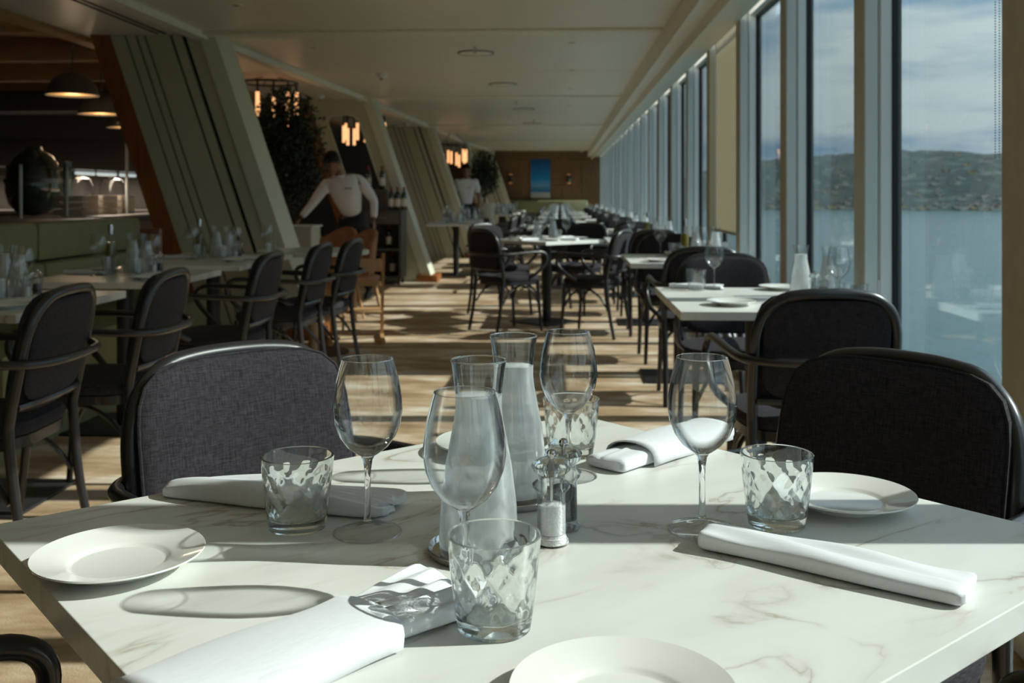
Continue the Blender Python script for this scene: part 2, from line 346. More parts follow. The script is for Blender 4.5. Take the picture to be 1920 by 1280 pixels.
# window posts: a deep box post with an outer frame, a groove and a gasket on each side
PW=.135; NP=26; Y0=1.225; STEP=1.32
post=thing('window_post','pale grey deep mullion between the tall windows','window post')
post.name='window_post'
MB().box((1.15,.0,.11),(1.198,PW,2.36),.004).obj('inner_panel','frame_grey',post,smooth=False)
MB().box((1.147,.004,.11),(1.1505,PW-.004,2.36)).obj('shaded_inner_face','taupe',post,smooth=False)  # inner face of the post: taupe, with its shade put into the colour
MB().box((1.198,.012,.83),(1.208,PW-.012,2.36)).box((1.198,.0,.11),(1.208,PW,.83)).obj('groove_strip','frame_grey',post,smooth=False)
MB().box((1.208,-.002,.11),(1.252,PW+.002,2.36),.004).obj('outer_frame','frame_white',post,smooth=False)
MB().box((1.252,-.006,.11),(1.285,PW+.006,2.36)).obj('gasket','gasket',post,smooth=False)
reg(post)
posts=[]
k=-3
for k in range(-3,22):
    if Y0+STEP*k>YE-.2: break
    o=place(post,'pale grey window post','window post',(0,Y0+STEP*k,0)); posts.append(o)
    for kk in ('label','category'): del o[kk]
    o['kind']='structure'
for i,o in enumerate(posts): o.name='window_%d_post'%(i+1)
for i in range(len(posts)):
    y=posts[i].location.y+PW
    if y+STEP-PW>YE: STEPW=YE-y
    else: STEPW=STEP-PW
    wn=bpy.data.objects.new('window_%d'%(i+1),None); COL.objects.link(wn); wn['kind']='structure'
    MB().box((1.262,y,.11),(1.268,y+STEPW,2.36)).obj('pane','pane_glass',wn,smooth=False)
    MB().box((1.21,y,2.30),(1.252,y+STEPW,2.37)).obj('head_frame','frame_white',wn,smooth=False)
    MB().box((1.25,y,2.285),(1.283,y+STEPW,2.30)).box((1.25,y,.11),(1.283,y+STEPW,.125)).obj('gasket','gasket',wn,smooth=False)
    MB().box((1.21,y,.11),(1.252,y+STEPW,.15)).obj('sill_frame','frame_white',wn,smooth=False)
# lowered roller blind in one bay, bead chain at the nearest post
by=Y0+STEP*4+PW
bl=thing('roller_blind','beige roller blind lowered over one window, sunlit from outside','blind',(1.2,by+.005,0))
MB().box((-.0015,0,.89),(.0015,STEP-PW-.01,2.34)).obj('fabric','blind_fabric',bl,smooth=False)
MB().tube([(0,.0,.885),(0,STEP-PW-.01,.885)],.011,10).obj('bottom_rail','taupe',bl)
MB().tube([(0,.0,2.335),(0,STEP-PW-.01,2.335)],.022,12).obj('roller','taupe',bl)
cn=thing('blind_chain','fine dark bead chain hanging beside the nearest window post','blind chain',(1.149,2.695,2.33))
for dy in (0,.025):
    mb=MB()
    for i in range(150): mb.lathe([(0,-.0022),(.0019,-.001),(.0019,.001),(0,.0022)],6,(0,dy,-1.08+i*.0072))
    o=mb.obj('bead_strand','plastic_dark',cn); o['kind']='stuff'
# end wall
ew=struct(bx('wall_end',(-4.2,YE,0),(1.4,YE+.1,2.5),'panel_brown'))
xs=[-2.6,-2.0,-1.75,-1.2,-.9,-.25,.05,.32,.62,.9]
for i in range(len(xs)-1):
    for z0,z1 in ((.02,1.05),(1.06,1.45),(1.46,1.85),(1.86,2.2),(2.21,2.43)):
        bx('panel',(xs[i]+.01,YE-.02,z0),(xs[i+1]-.01,YE,z1-.008),'panel_brown',ew)
pc=thing('framed_picture','tall blue beach photograph on the far panelled wall','picture',(-.567,YE-.016,1.64))
MB().box((-.285,-.02,-.565),(.285,0,.565)).obj('print','beach_print',pc,smooth=False)
MB().box((-.30,-.025,-.58),(-.285,0,.58)).box((.285,-.025,-.58),(.30,0,.58)).box((-.285,-.025,-.58),(.285,0,-.565)).box((-.285,-.025,.565),(.285,0,.58)).obj('frame','wood_dark',pc,smooth=False)
for x,lb in ((-1.44,'black cylinder wall lamp left of the blue picture'),(.25,'black cylinder wall lamp right of the blue picture')):
    s_=thing('wall_lamp',lb,'wall lamp',(x,YE-.02,1.63))
    MB().lathe([(0,-.11),(.06,-.11),(.06,.11),(0,.11)],20,(0,-.1,0)).obj('shade','plastic_dark',s_)
    MB().lathe([(0,-.14),(.045,-.14),(.045,-.11),(0,-.11)],16,(0,-.1,0)).lathe([(0,.11),(.045,.11),(.045,.14),(0,.14)],16,(0,-.1,0)).obj('diffuser','sconce_glow',s_)
    MB().box((-.03,-.05,-.05),(.03,0,.05)).obj('bracket','plastic_dark',s_,smooth=False)
eb=thing('banquette','low green banquette across the far end wall','bench',(-.6,YE-.35,0))
MB().box((-.95,.05,.4),(1.4,.3,1.0),.04).obj('backrest','green_fabric',eb)
MB().box((-.95,-.3,.25),(1.4,.1,.46),.04).obj('seat','green_fabric',eb)
MB().box((-.93,-.26,0),(1.38,.28,.25)).obj('plinth','dark_grey',eb,smooth=False)
# back wall behind camera and left room
struct(bx('wall_back',(-9,-3.5,0),(1.4,-3.4,2.8),'sage'))
struct(bx('wall_left',(-9.1,-3.4,0),(-9,YE,2.8),'dark_wall'))
struct(bx('wall_far_left',(-9,YE-.5,0),(-3.5,YE-.4,2.8),'dark_wall'))
struct(bx('ceiling_left',(-9,-3.4,2.72),(-3.85,YE,2.8),'dark_wall'))

# ------------------------------------------------------------------ slanted partitions along the aisle
PT=[(-2.86,7.95),(-2.60,13.3),(-2.45,18.5),(-2.32,24.0),(-2.02,28.3)]
LEAN=.82
def lean_fn(xt): return lambda u,zz,y: (xt+u+LEAN*(1-zz/CH),y,zz)
PH=[(' nearest the camera',' with long dark slots'),(' behind the leaning waiter',' with a rounded window opening'),(' midway down the room',' with narrow dark slots'),(' beside the second waiter',' with a small rounded window opening'),(' at the far end wall',' with narrow slots')]
for i,(xt,y) in enumerate(PT):
    slots=(i%2==0); W_=.76
    q=thing('slanted_partition','sage green slanted partition'+PH[i][1]+PH[i][0],'partition',(0,y,0))
    fn=lean_fn(xt)
    if slots:
        edges=[-W_,-.645,-.63,-.555,-.54,-.485,-.47,-.275,-.255,-.18,-.145,-.03]
        for a,b_ in zip(edges[0::2],edges[1::2]):
            MB().prism([(a,0),(b_,0),(b_,CH),(a,CH)],lambda u,zz,t_:fn(u,zz,t_),0,.03).obj('board','sage',q,smooth=False)
        for nm_,m_,d0,d1,u0,u1 in (('backing','slot',.031,.05,-W_,-.03),): MB().prism([(u0,0),(u1,0),(u1,CH),(u0,CH)],lambda u,zz,t_:fn(u,zz,t_),d0,d1).obj(nm_,m_,q,smooth=False)
    else:
        out=[];inn=[];NN=40
        u0,u1,z0,z1,rd=-.60,-.17,.55,2.22,.13
        for k in range(NN):
            a=2*PI*k/NN; cx_,cz_=math.cos(a),math.sin(a)
            ui=(u1-rd if cx_>0 else u0+rd)+rd*cx_; zi=(z1-rd if cz_>0 else z0+rd)+rd*cz_
            sx=cx_; sz=cz_; mm_=max(abs(sx),abs(sz)); uo=-(W_+.03)/2+ (W_-.03)/2*sx/mm_; zo=CH/2+CH/2*sz/mm_
            inn.append((ui,zi)); out.append((uo,zo))
        v=[];f=[]
        for t_ in (0,.06):
            v+=[fn(a[0],a[1],t_) for a in out]+[fn(a[0],a[1],t_) for a in inn]
        for k in range(NN):
            k2=(k+1)%NN
            f+=[(k,k2,NN+k2,NN+k),(2*NN+k,3*NN+k,3*NN+k2,2*NN+k2),(NN+k,NN+k2,3*NN+k2,3*NN+k),(k,2*NN+k,2*NN+k2,k2)]
        MB().add(v,f).obj('window_panel','sage',q,smooth=False)
        MB().tube([fn(a[0],a[1],-.004) for a in inn],.012,6,closed=True).obj('opening_trim','sage_light',q)
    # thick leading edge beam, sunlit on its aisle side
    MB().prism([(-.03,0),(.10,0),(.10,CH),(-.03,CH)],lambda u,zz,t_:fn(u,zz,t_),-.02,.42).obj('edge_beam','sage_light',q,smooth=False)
    MB().prism([(-W_-.16,0),(-W_,0),(-W_,CH),(-W_-.16,CH)],lambda u,zz,t_:fn(u,zz,t_),-.01,.30).obj('wood_edge','wood_orange',q,smooth=False)
    MB().box((xt+LEAN-.12,-.05,0),(xt+LEAN+.16,.44,.09),.004).obj('base_block','wood_orange',q)
beam_pts=[(-3.0,-3.4)]+PT+[(-1.95,YE)]
for (xa,ya),(xb,yb) in zip(beam_pts,beam_pts[1:]):
    MB().add([(xa-.06,ya,CH-.05),(xa+.05,ya,CH-.05),(xb+.05,yb,CH-.05),(xb-.06,yb,CH-.05),(xa-.06,ya,CH),(xa+.05,ya,CH),(xb+.05,yb,CH),(xb-.06,yb,CH)],[(0,3,2,1),(4,5,6,7),(0,1,5,4),(1,2,6,5),(2,3,7,6),(3,0,4,7)]).obj('ceiling_edge_strip','ceiling_trim',ceil,smooth=False)
for x in (-3.16,-3.22): bx('slot_diffuser',(x,5.6,CH-.003),(x+.025,7.9,CH),'slot',ceil)
# timber beams of the left room
def beam(lb,pts,w_,h_,zt,m_='timber'):
    m_='timber'
    (xa,ya),(xb,yb)=pts; d=Vector((xb-xa,yb-ya,0)).normalized(); nn=Vector((-d.y,d.x,0))*w_/2
    a=Vector((xa,ya,0)); b_=Vector((xb,yb,0)); v=[]
    for z_ in (zt-h_,zt):
        for p in (a-nn,b_-nn,b_+nn,a+nn): v.append((p.x,p.y,z_))
    o=MB().add(v,[(0,3,2,1),(4,5,6,7),(0,1,5,4),(1,2,6,5),(2,3,7,6),(3,0,4,7)]).obj('timber_beam',m_,smooth=False); tag(o,lb,'beam'); return o
beam('long pale timber beam edging the lowered ceiling at upper left',((-3.92,-3.4),(-3.92,YE-.6)),.13,.2,2.60)
for i,(y,t_) in enumerate([(7.6,'first crosswise dark timber beam behind the nearest partition'),(9.2,'second crosswise dark timber beam over the buffet'),(10.8,'third crosswise dark timber beam over the buffet'),(12.6,'fourth crosswise dark timber beam over the buffet'),(14.6,'fifth crosswise dark timber beam at the back of the buffet room')]):
    beam(t_,((-8.9,y),(-4.0,y)),.16,.22,2.62,'wood_dark')
beam('diagonal light timber brace above the pendant lamps',((-8.8,6.4),(-4.1,9.0)),.12,.14,2.70)
beam('second diagonal light timber brace over the buffet',((-8.8,8.2),(-4.1,10.6)),.12,.14,2.70)
beam('third diagonal light timber brace at the back of the buffet room',((-8.8,10.2),(-4.1,12.4)),.12,.14,2.70)
dk=bx('air_duct',(-7.6,11.75,2.15),(-4.4,12.2,2.4),'dark_grey',bev=.02); tag(dk,'grey rectangular air duct under the dark left ceiling','duct')
kw=struct(bx('wall_kitchen',(-8.9,13.4,0),(-4.4,13.5,2.7),'dark_wall'))
sg=bx('exit_sign',(-6.3,9.9,2.02),(-6.02,9.93,2.12),'exit_blue'); tag(sg,'small dim blue lit sign among the dark left beams','sign')

# ------------------------------------------------------------------ outside: sea, hill, houses
struct(bx('sea',(2,-3000,-26),(6500,6000,-25),'sea_water'))
random.seed(3)
from mathutils import noise as mnoise
nx,ny=40,260; v=[];f=[]
def hillp(ph,q):
    n0=mnoise.noise(Vector((ph*6.,q*1.5,2.3))); n1_=mnoise.noise(Vector((ph*24.,q*6,5.1))); n2_=mnoise.noise(Vector((ph*90.,q*26,1.)))
    D=1860+60*mnoise.noise(Vector((ph*9,0,7)))+950*q
    edge=max(0,min(1,(ph-.05)/.12))*max(0,min(1,(2.2-ph)/.3))
    top=(112+26*n0+10*math.sin(ph*7+1.2)+34*min(1,max(0,ph-.30)))*edge
    h=top*math.sin(min(1,q*1.3)*PI/2)**1.05+(n1_*16+n2_*6)*min(1,q*3)*edge
    return (D*math.sin(ph),D*math.cos(ph),-25.3+h+ (1.2 if q>0 else 0))
for j in range(ny+1):
    for i in range(nx+1): v.append(hillp(.04+2.2*j/ny*.98,i/nx))
for j in range(ny):
    for i in range(nx): a=j*(nx+1)+i; f.append((a,a+1,a+nx+2,a+nx+1))
o=MB().add(v,f).obj('hill','wooded_hill'); struct(o)
mb1,mb2,mb3=MB(),MB(),MB()
for k in range(700):
    ph=random.uniform(.12,1.2); q=.004+random.random()**2.6*.55; x,y,z_=hillp(ph,q); z_-=2; s_=random.uniform(5,11); h_=random.uniform(4,8)
    t_=(mb1 if random.random()<.75 else mb3)
    t_.box((x,y,z_),(x+s_,y+s_*1.5,z_+h_))
    mb2.add([(x,y,z_+h_),(x+s_,y,z_+h_),(x+s_,y+s_*1.5,z_+h_),(x,y+s_*1.5,z_+h_),(x+s_/2,y,z_+h_+2.5),(x+s_/2,y+s_*1.5,z_+h_+2.5)],[(0,1,4),(3,5,2),(0,4,5,3),(1,2,5,4)])
hs=thing('shore_houses','scattered pale houses along the foot of the wooded hill','houses')
for mb,nm,m_ in ((mb1,'white_walls','house_white'),(mb3,'yellow_walls','house_yellow'),(mb2,'roofs','house_roof')):
    o=mb.obj(nm,m_,hs,smooth=False); o['kind']='stuff'
hs['kind']='stuff'

# ------------------------------------------------------------------ prototypes
# --- bentwood armchair, faces local +Y
def backy(u,z): 
    return -.205-.085*(z-.45)/.42+.45*u*u
ch=thing('dining_chair','proto','chair')
pl=[]
hw=.208
fr_pts=[(-hw-.0,.47),(-hw-.004,.55),(-hw-.004,.66),(-hw,.745),(-hw+.022,.805),(-hw+.07,.845),(-.08,.858),(0,.861),(.08,.858),(hw-.07,.845),(hw-.022,.805),(hw,.745),(hw+.004,.66),(hw+.004,.55),(hw,.47)]
MB().tube(spline([(u,backy(u,z_)-.004,z_) for u,z_ in fr_pts],4),.0165,12).obj('back_frame','black_frame',ch)
MB().tube(spline([(u,backy(u,.53)-.012,.53) for u in (-.2,-.1,0,.1,.2)],4),.011,8).obj('lower_rail','black_frame',ch)
def padgrid(hwp,z0,z1,rd,off,th,nu=22,nv=18,puff=.012):
    # rounded-square pad: concentric loops from centre, front at off+th, rear at off
    rings_f=[];rings_b=[]
    zc=(z0+z1)/2; hh=(z1-z0)/2; S=44; e=hwp
    def sq(a,k):
        p=4.6; c_,s_=math.cos(a),math.sin(a); r_=1/((abs(c_)**p+abs(s_)**p)**(1/p)); return hwp*k*r_*c_,zc+hh*k*r_*s_
    ks=[.0001,.25,.5,.72,.88,.96,1.0]
    F=[];B=[]
    for k in ks:
        F.append([ (u,backy(u,z_)+off+th+puff*(1-k**4)-(.006 if k==1. else 0),z_) for u,z_ in (sq(2*PI*i/S,k) for i in range(S))])
    for k in ks[::-1]:
        B.append([ (u,backy(u,z_)+off+(.004 if k==1. else 0),z_) for u,z_ in (sq(2*PI*i/S,k) for i in range(S))])
    return MB().loft(F+B,cap=True),F[-1]
pad,edge=padgrid(.207,.50,.86,.1,.006,.026)
pad.obj('backrest','charcoal_weave',ch)
MB().tube(edge,.0032,6,closed=True).obj('piping','charcoal_weave',ch)
pad,edge=padgrid(.19,.535,.84,.1,-.016,.012,puff=0)
pad.obj('back_panel','charcoal_weave',ch)
for sx in (-1,1): # rear legs
    MB().tube(spline([(sx*.208,backy(.208,.47)-.004,.48),(sx*.207,-.200,.38),(sx*.204,-.222,.2),(sx*.208,-.262,0)],5),lambda u:.0165-.003*u,12).obj('leg','black_frame',ch)
for sx in (-1,1): # front legs
    MB().tube(spline([(sx*.185,.175,.435),(sx*.19,.183,.25),(sx*.2,.205,0)],6),lambda u:.018-.006*u,12).obj('leg','black_frame',ch)
arm=[(-.205,.05,.455),(-.255,.115,.50),(-.272,.19,.575),(-.268,.205,.635),(-.262,.165,.672),(-.262,.06,.675),(-.258,-.1,.667),(-.243,-.225,.662),(-.17,-.292,.660),(-.06,-.315,.660)]
arm=arm+[(-x,y,z_) for x,y,z_ in arm[::-1]]
MB().tube(spline(arm,6),.0135,10).obj('armrest','black_frame',ch)
def sqr(a,rx,ry,p=3.6):
    c_,s_=math.cos(a),math.sin(a); r_=1/((abs(c_)**p+abs(s_)**p)**(1/p)); return rx*r_*c_,ry*r_*s_
def sring(rx,ry,z_,n_=36,cy_=.0): return [(*[a+b_ for a,b_ in zip(sqr(2*PI*i/n_,rx,ry),(0,cy_))],z_) for i in range(n_)]
MB().loft([sring(.20,.19,.432),sring(.222,.212,.438),sring(.226,.216,.455),sring(.218,.208,.474),sring(.17,.16,.486),sring(.08,.08,.490)]).obj('seat','charcoal_weave',ch)
MB().loft([sring(.205,.195,.398),sring(.218,.208,.400),sring(.218,.208,.432),sring(.205,.195,.434)]).obj('seat_frame','black_frame',ch)
for sx in (-1,1):
    MB().tube(spline([(sx*.19,.17,.25),(sx*.185,.12,.335),(sx*.18,.04,.385),(sx*.18,-.04,.385),(sx*.19,-.13,.335),(sx*.2,-.195,.25)],5),.009,8).obj('brace','black_frame',ch)
MB().tube(spline([(-.185,.185,.25),(-.13,.18,.345),(-.04,.175,.388),(.04,.175,.388),(.13,.18,.345),(.185,.185,.25)],5),.009,8).obj('brace','black_frame',ch)
reg(ch)
# --- table bases
def table(name,label,cat,loc,rz,w_,d_,m_='marble',base=True,group=None):
    t_=thing(name,label,cat,loc,rz,group)
    MB().box((-w_/2,-d_/2,.72),(w_/2,d_/2,.75),.0012).obj('tabletop',m_,t_,smooth=False)
    MB().lathe([(0,.012),(.04,.012),(.042,.03),(.042,.70),(.05,.705),(.05,.72),(0,.72)],20).obj('column','dark_metal',t_)
    MB().box((-.24,-.24,0),(.24,.24,.012),.003).obj('base_plate','dark_metal',t_)
    return t_
# --- wine glass
foot=[(0,0),(.0395,0),(.041,.0008),(.0395,.0018),(.025,.0036),(.012,.0062),(.0062,.0105),(.0045,.016),(0,.016)]
stem=[(0,.0125),(.0048,.0145),(.0039,.03),(.0037,.055),(.0042,.075),(.0058,.086),(.009,.0925),(0,.0925)]
bowl_o=[(.0075,.0905),(.014,.0945),(.024,.1022),(.033,.1145),(.039,.130),(.0412,.145),(.0403,.160),(.0372,.180),(.0325,.199),(.0303,.206)]
bowl_i=[(.0296,.2062),(.0317,.199),(.0364,.180),(.0395,.160),(.0404,.145),(.0382,.1305),(.0321,.1155),(.0232,.1037),(.013,.0966),(0,.0945)]
def wineglass(name,seg,m_stem,simple=False):
    g=thing(name,'proto','glass')
    MB().lathe(bowl_o+bowl_i if not simple else bowl_o,seg).obj('bowl','far_glass' if simple else 'bowl_glass',g)
    MB().lathe(stem,max(8,seg//3)).obj('stem',m_stem,g)
    ft=MB().lathe(foot,seg).obj('foot',m_stem if simple else 'foot_glass',g)
    if not simple: MB().tube([(.0402*math.cos(2*PI*i/seg),.0402*math.sin(2*PI*i/seg),.0011) for i in range(seg)],.0008,6,closed=True).obj('foot_rim','stem_glass',ft)
    if not simple: MB().tube([(.03*math.cos(2*PI*i/seg),.03*math.sin(2*PI*i/seg),.2062) for i in range(seg)],.00055,6,closed=True).obj('rim','stem_glass',g)
    return reg(g)
wg=wineglass('wine_glass',64,'stem_glass'); wgf=wineglass('wine_glass',20,'far_glass',True)
# --- faceted tumbler
def tumb(seg,nn,amp,m_,name='tumbler'):
    H_=.0875
    def fr(r_,z_,a):
        if z_<.014 or z_>.0775: return r_
        e=min(1,(z_-.014)/.008)*min(1,(.0775-z_)/.010)
        p=a*nn/2/1.0; k_=z_*PI*nn*.0235/.0235*2.9
        tri=lambda x:abs(2*((x/PI)%1)-1); q=tri(p+z_*80)+tri(p-z_*80); return r_+amp*e*(q-1.0)
    def R(z_): return .0335+.0105*(z_/H_)**.8
    zs=[0,.001,.003]+[.014+i*(.0635)/30 for i in range(31)]+[.080,.084,.0868]
    pr=[(0,.0)]+[(R(z_)-(.002 if z_==0 else 0),z_) for z_ in zs]+[(R(H_)-.0012,H_),(R(H_)-.0025,H_-.0006)]+[(R(z_)-.0036,z_) for z_ in zs[::-1] if z_>.016]+[(.028,.0135),(.018,.0125),(0,.012)]
    return MB().lathe(pr,seg,fr=None if amp==0 else (lambda r_,z_,a:fr(r_,z_,a) if r_<R(z_)-.003 and r_>.029 else r_)).obj(name,m_)
tg=tumb(144,10,.0012,'solid_glass'); reg(tg); tag(tg,'proto','glass')
tgf=tumb(24,12,.0012,'far_glass'); reg(tgf); tag(tgf,'proto','glass')
# --- carafe with chilled water
def carafe(seg,name='water_carafe'):
    g=thing(name,'proto','carafe')
    pr=[(0,0),(.041,0),(.0435,.002),(.0445,.012),(.0425,.05),(.0375,.09),(.0315,.12),(.0272,.142),(.0258,.155),(.0262,.168),(.0288,.19),(.0312,.2035)]
    inn=[(.0304,.2035),(.028,.19),(.0253,.168),(.0249,.155),(.0262,.142),(.0305,.12),(.0365,.09),(.0415,.05),(.043,.014),(.040,.006),(0,.006)]
    MB().lathe(pr+inn,seg).obj('glass','bowl_glass' if seg>30 else 'thin_glass',g)
    if seg>30: MB().tube([(.0309*math.cos(2*PI*i/seg),.0309*math.sin(2*PI*i/seg),.2037) for i in range(seg)],.0009,6,closed=True).obj('rim','stem_glass',g)
    MB().lathe([(0,.0065),(.0396,.0065),(.0425,.014),(.041,.05),(.036,.09),(.030,.12),(.0257,.142),(.0244,.155),(.0250,.166),(0,.166)],seg).obj('water','chilled_water',g)
    return reg(g)
cf=carafe(48); cff=carafe(18)
# --- plate
pp=[(0,.004),(.045,.004),(.0475,.0),(.0495,.0),(.0505,.004),(.07,.0105),(.0885,.0165),(.089,.0175),(.0885,.0186),(.07,.0135),(.055,.0098),(.0515,.0085),(.0485,.0062),(.046,.0058),(0,.0058)]
def plate_(seg,nm='side_plate'):
    o=MB().lathe(pp,seg).obj(nm,'white_ceramic'); reg(o); return tag(o,'proto','plate')
pt=plate_(72); ptf=plate_(28)
# --- mills
def mill(fill,name,seg=40):
    g=thing(name,'proto','mill')
    MB().lathe([(0,0),(.0195,0),(.0205,.002),(.0205,.005),(.0175,.008),(.0165,.012),(.0165,.058),(.0185,.061),(.0215,.0645),(.0218,.068),(.019,.071),(.0155,.073),(.0145,.0765),(.0155,.079),(.0125,.079),(.0125,.062),(.0152,.056),(.0152,.0115),(0,.0115)],seg).obj('body','bowl_glass',g)
    MB().lathe([(0,.079),(.017,.080),(.0215,.0845),(.0228,.089),(.0205,.0935),(.014,.097),(.007,.0985),(0,.0985)],seg,fr=lambda r_,z_,a:r_*(1+.045*math.cos(8*a)*(r_>.015))).obj('crown','solid_glass',g)
    top=.045 if fill=='salt' else .05
    MB().lathe([(0,.012),(.0148,.012),(.0148,top),(.008,top+.002),(0,top+.003)],24).obj('filling',fill,g)
    MB().lathe([(0,.0015),(.0175,.0015),(.0175,.009),(.015,.0115),(0,.0115)],24).obj('base_cap','salt' if fill=='salt' else 'acrylic',g)
    MB().lathe([(0,.045),(.0022,.045),(.0022,.098),(0,.098)],10).obj('spindle','steel',g)
    MB().lathe([(0,.0965),(.0035,.0968),(.0042,.0985),(.0052,.1005),(.0055,.1035),(.0045,.1065),(.002,.108),(0,.1082)],20).obj('knob','chrome',g)
    return reg(g)
ml_s=mill('salt','salt_mill'); ml_p=mill('pepper','pepper_mill')
# --- oil bottle
ob=thing('oil_bottle','proto','bottle')
MB().lathe([(0,0),(.025,0),(.026,.004),(.026,.14),(.022,.16),(.012,.18),(.011,.205),(0,.205)],20).obj('glass','thin_glass',ob)
MB().lathe([(0,.003),(.0245,.003),(.0245,.138),(.0205,.158),(0,.16)],20).obj('oil','oil',ob)
MB().lathe([(0,.2),(.013,.2),(.013,.235),(.010,.25),(0,.25)],16).obj('cap','steel',ob)
reg(ob)
# --- coaster
cs=MB().lathe([(0,0),(.054,0),(.0565,.003),(.0575,.008),(.0565,.0092),(.055,.008),(.052,.004),(0,.0035)],48).obj('coaster','chrome'); reg(cs); tag(cs,'proto','coaster')
# --- napkin roll
def napkin(name,L,w0,w1,h0,h1,seed,fan0=0,fan1=0,flap=None,cut=None,bulge=0,sub=1,nl=30,nc=56):
    """rolled linen napkin along local X, centred, resting on z=0"""
    rnd=random.Random(seed); ph=[rnd.uniform(0,6.28) for _ in range(8)]
    rings=[]
    for i in range(nl+1):
        u=i/nl; x=(u-.5)*L; w_=w0+(w1-w0)*u; h_=h0+(h1-h0)*u
        bl_=(.45+.75*min(1,u/.45)**.8 if u<.45 else 1.2-.35*(u-.45)/.55) if bulge else 1; w_*=bl_; h_*=bl_
        f0=max(0,1-u/.28)*fan0; f1=max(0,(u-.66)/.34)*fan1; fa=f0+f1
        w_*=1+.025*math.sin(3*u*PI+ph[0])+fa*.7; h_*=1+.05*math.sin(3*u*PI+ph[1])
        ring=[]
        for k in range(nc):
            a=2*PI*k/nc; p=4.2; c_,s_=math.cos(a),math.sin(a); rr_=1/((abs(c_)**p+abs(s_)**p)**(1/p))
            y=w_/2*rr_*c_; t_=y/w_*2; z_=h_/2*(1+rr_*s_)
            top=max(0,min(1,rr_*s_))
            z_+=top*(.0012*math.sin(5*t_+7*u+ph[2])+.0012*math.sin(11*u+ph[3]+t_*2.5))
            if top>0: z_-=.004*max(0,min(1,(t_+.15+.5*(u-.5))/.08))*(1-fa*.8)      # upper fold stops short of the far side
            pl_=.5+.5*math.sin(t_*13+ph[4]+fa*2)
            z_*=(1-.75*min(1,fa))+.75*min(1,fa)*(.35+1.0*pl_)
            if u in (0,1): z_=h_*.42+(z_-h_*.42)*.75
            xx=x+(.010*math.sin(t_*5+ph[5])+.016*pl_)*fa*(1 if u>.5 else -1)
            ring.append((xx,y+.002*math.sin(2.2*u*PI+ph[6]),max(.0004,z_)))
        rings.append(ring)
    root=thing(name,'proto','napkin')
    MB().loft(rings).obj('cloth','linen',root,sub=sub)
    if flap: # turned-back end layer
        x0,x1,wf=flap; hh=h0+(h1-h0)*(x0/L+.5)
        v=[];f=[]; nu=14;nvv=14
        for i in range(nu+1):
            for j in range(nvv+1):
                u=i/nu; t_=j/nvv; x=x0+(x1-x0)*u+ .012*math.sin(t_*3)*(u); a=PI*(t_)*1.0
                y=-wf/2*math.cos(a)*(1+.04*math.sin(7*u)); z_=.002+ (hh+.006)*math.sin(a)**.55+.0018*math.sin(8*u+5*t_)
                v.append((x,y,z_))
        for i in range(nu):
            for j in range(nvv): a=i*(nvv+1)+j; f.append((a,a+1,a+nvv+2,a+nvv+1))
        o=MB().add(v,f).obj('flap','linen',root); md=o.modifiers.new('s','SOLIDIFY'); md.thickness=.0016
    if cut:
        for (x,y,dx,dy,z_,l_) in cut:
            MB().tube([(x,y,z_),(x+dx*l_*.5,y+dy*l_*.5,z_+.0015),(x+dx*l_,y+dy*l_,z_)],lambda u:.0042-.0006*abs(u-.5),10,flat=.75).obj('cutlery_handle','steel',root)
    return reg(root)
nkf=napkin('napkin',.22,.05,.06,.024,.02,11,fan1=.5,sub=0,nl=12,nc=14)

# ------------------------------------------------------------------ the main table
TR=math.radians(42.2)
mt=table('dining_table','square white marble-look table in the foreground, set for four','table',(-.028,1.183,0),TR,.977,.90,group='marble-look tables')
EDGE=None
chairs=[]
def chair(x,y,ang,lb,grp=None):
    """ang: heading the seat faces, degrees from world +X"""
    return place(ch,lb,'chair',(x,y,0),math.radians(ang-90),grp)
chair(-.40,1.645,-44,'charcoal woven armchair behind the far left side of the foreground table','bentwood armchairs')
chair(.395,1.605,223,'charcoal armchair in shadow behind the far right side of the foreground table','bentwood armchairs')
chair(-.53,.735,42,'black armchair at the bottom left corner, only its arm curve showing','bentwood armchairs')
chair(.40,.71,134,'black armchair at the bottom right corner, only its arm showing under the table','bentwood armchairs')
T=.7502
for x,y,lb in [(-.228,1.186,'wine glass standing between the left tumbler and the front carafe'),(-.094,.99,'large clear wine glass right behind the front tumbler'),(.012,1.436,'wine glass at the back, standing in front of the back tumbler'),(.17,1.216,'wine glass beside the right tumbler on the foreground table')]:
    place(wg,lb,'glass',(x,y,T),random.random(),'wine glasses on the foreground table')
for x,y,r_,lb in [(-.316,1.200,.3,'diamond-cut glass tumbler at the left, in front of the left napkin'),(-.061,.930,1.2,'largest diamond-cut tumbler at the front centre of the table'),(.263,1.238,2.2,'diamond-cut tumbler at the right, in front of the right plate'),(.017,1.556,.8,'diamond-cut tumbler at the back of the foreground table')]:
    place(tg,lb,'glass',(x,y,T),r_,'tumblers on the foreground table')
place(cs,'small steel coaster under the front carafe','coaster',(-.091,1.125,T))
place(cs,'small steel coaster under the rear carafe','coaster',(-.061,1.322,T))
place(cf,'frosted chilled water carafe in front, on a steel coaster','carafe',(-.091,1.125,T+.0037),.4,None,(1.0,1.0,1.04))
place(cf,'taller looking rear water carafe with cloudy cold water','carafe',(-.061,1.322,T+.0037),1.9)
place(ml_s,'clear acrylic salt mill with white salt beside the carafes','mill',(-.01,1.160,T))
place(ml_p,'clear acrylic pepper mill with dark peppercorns behind the salt mill','mill',(.004,1.212,T),.3)
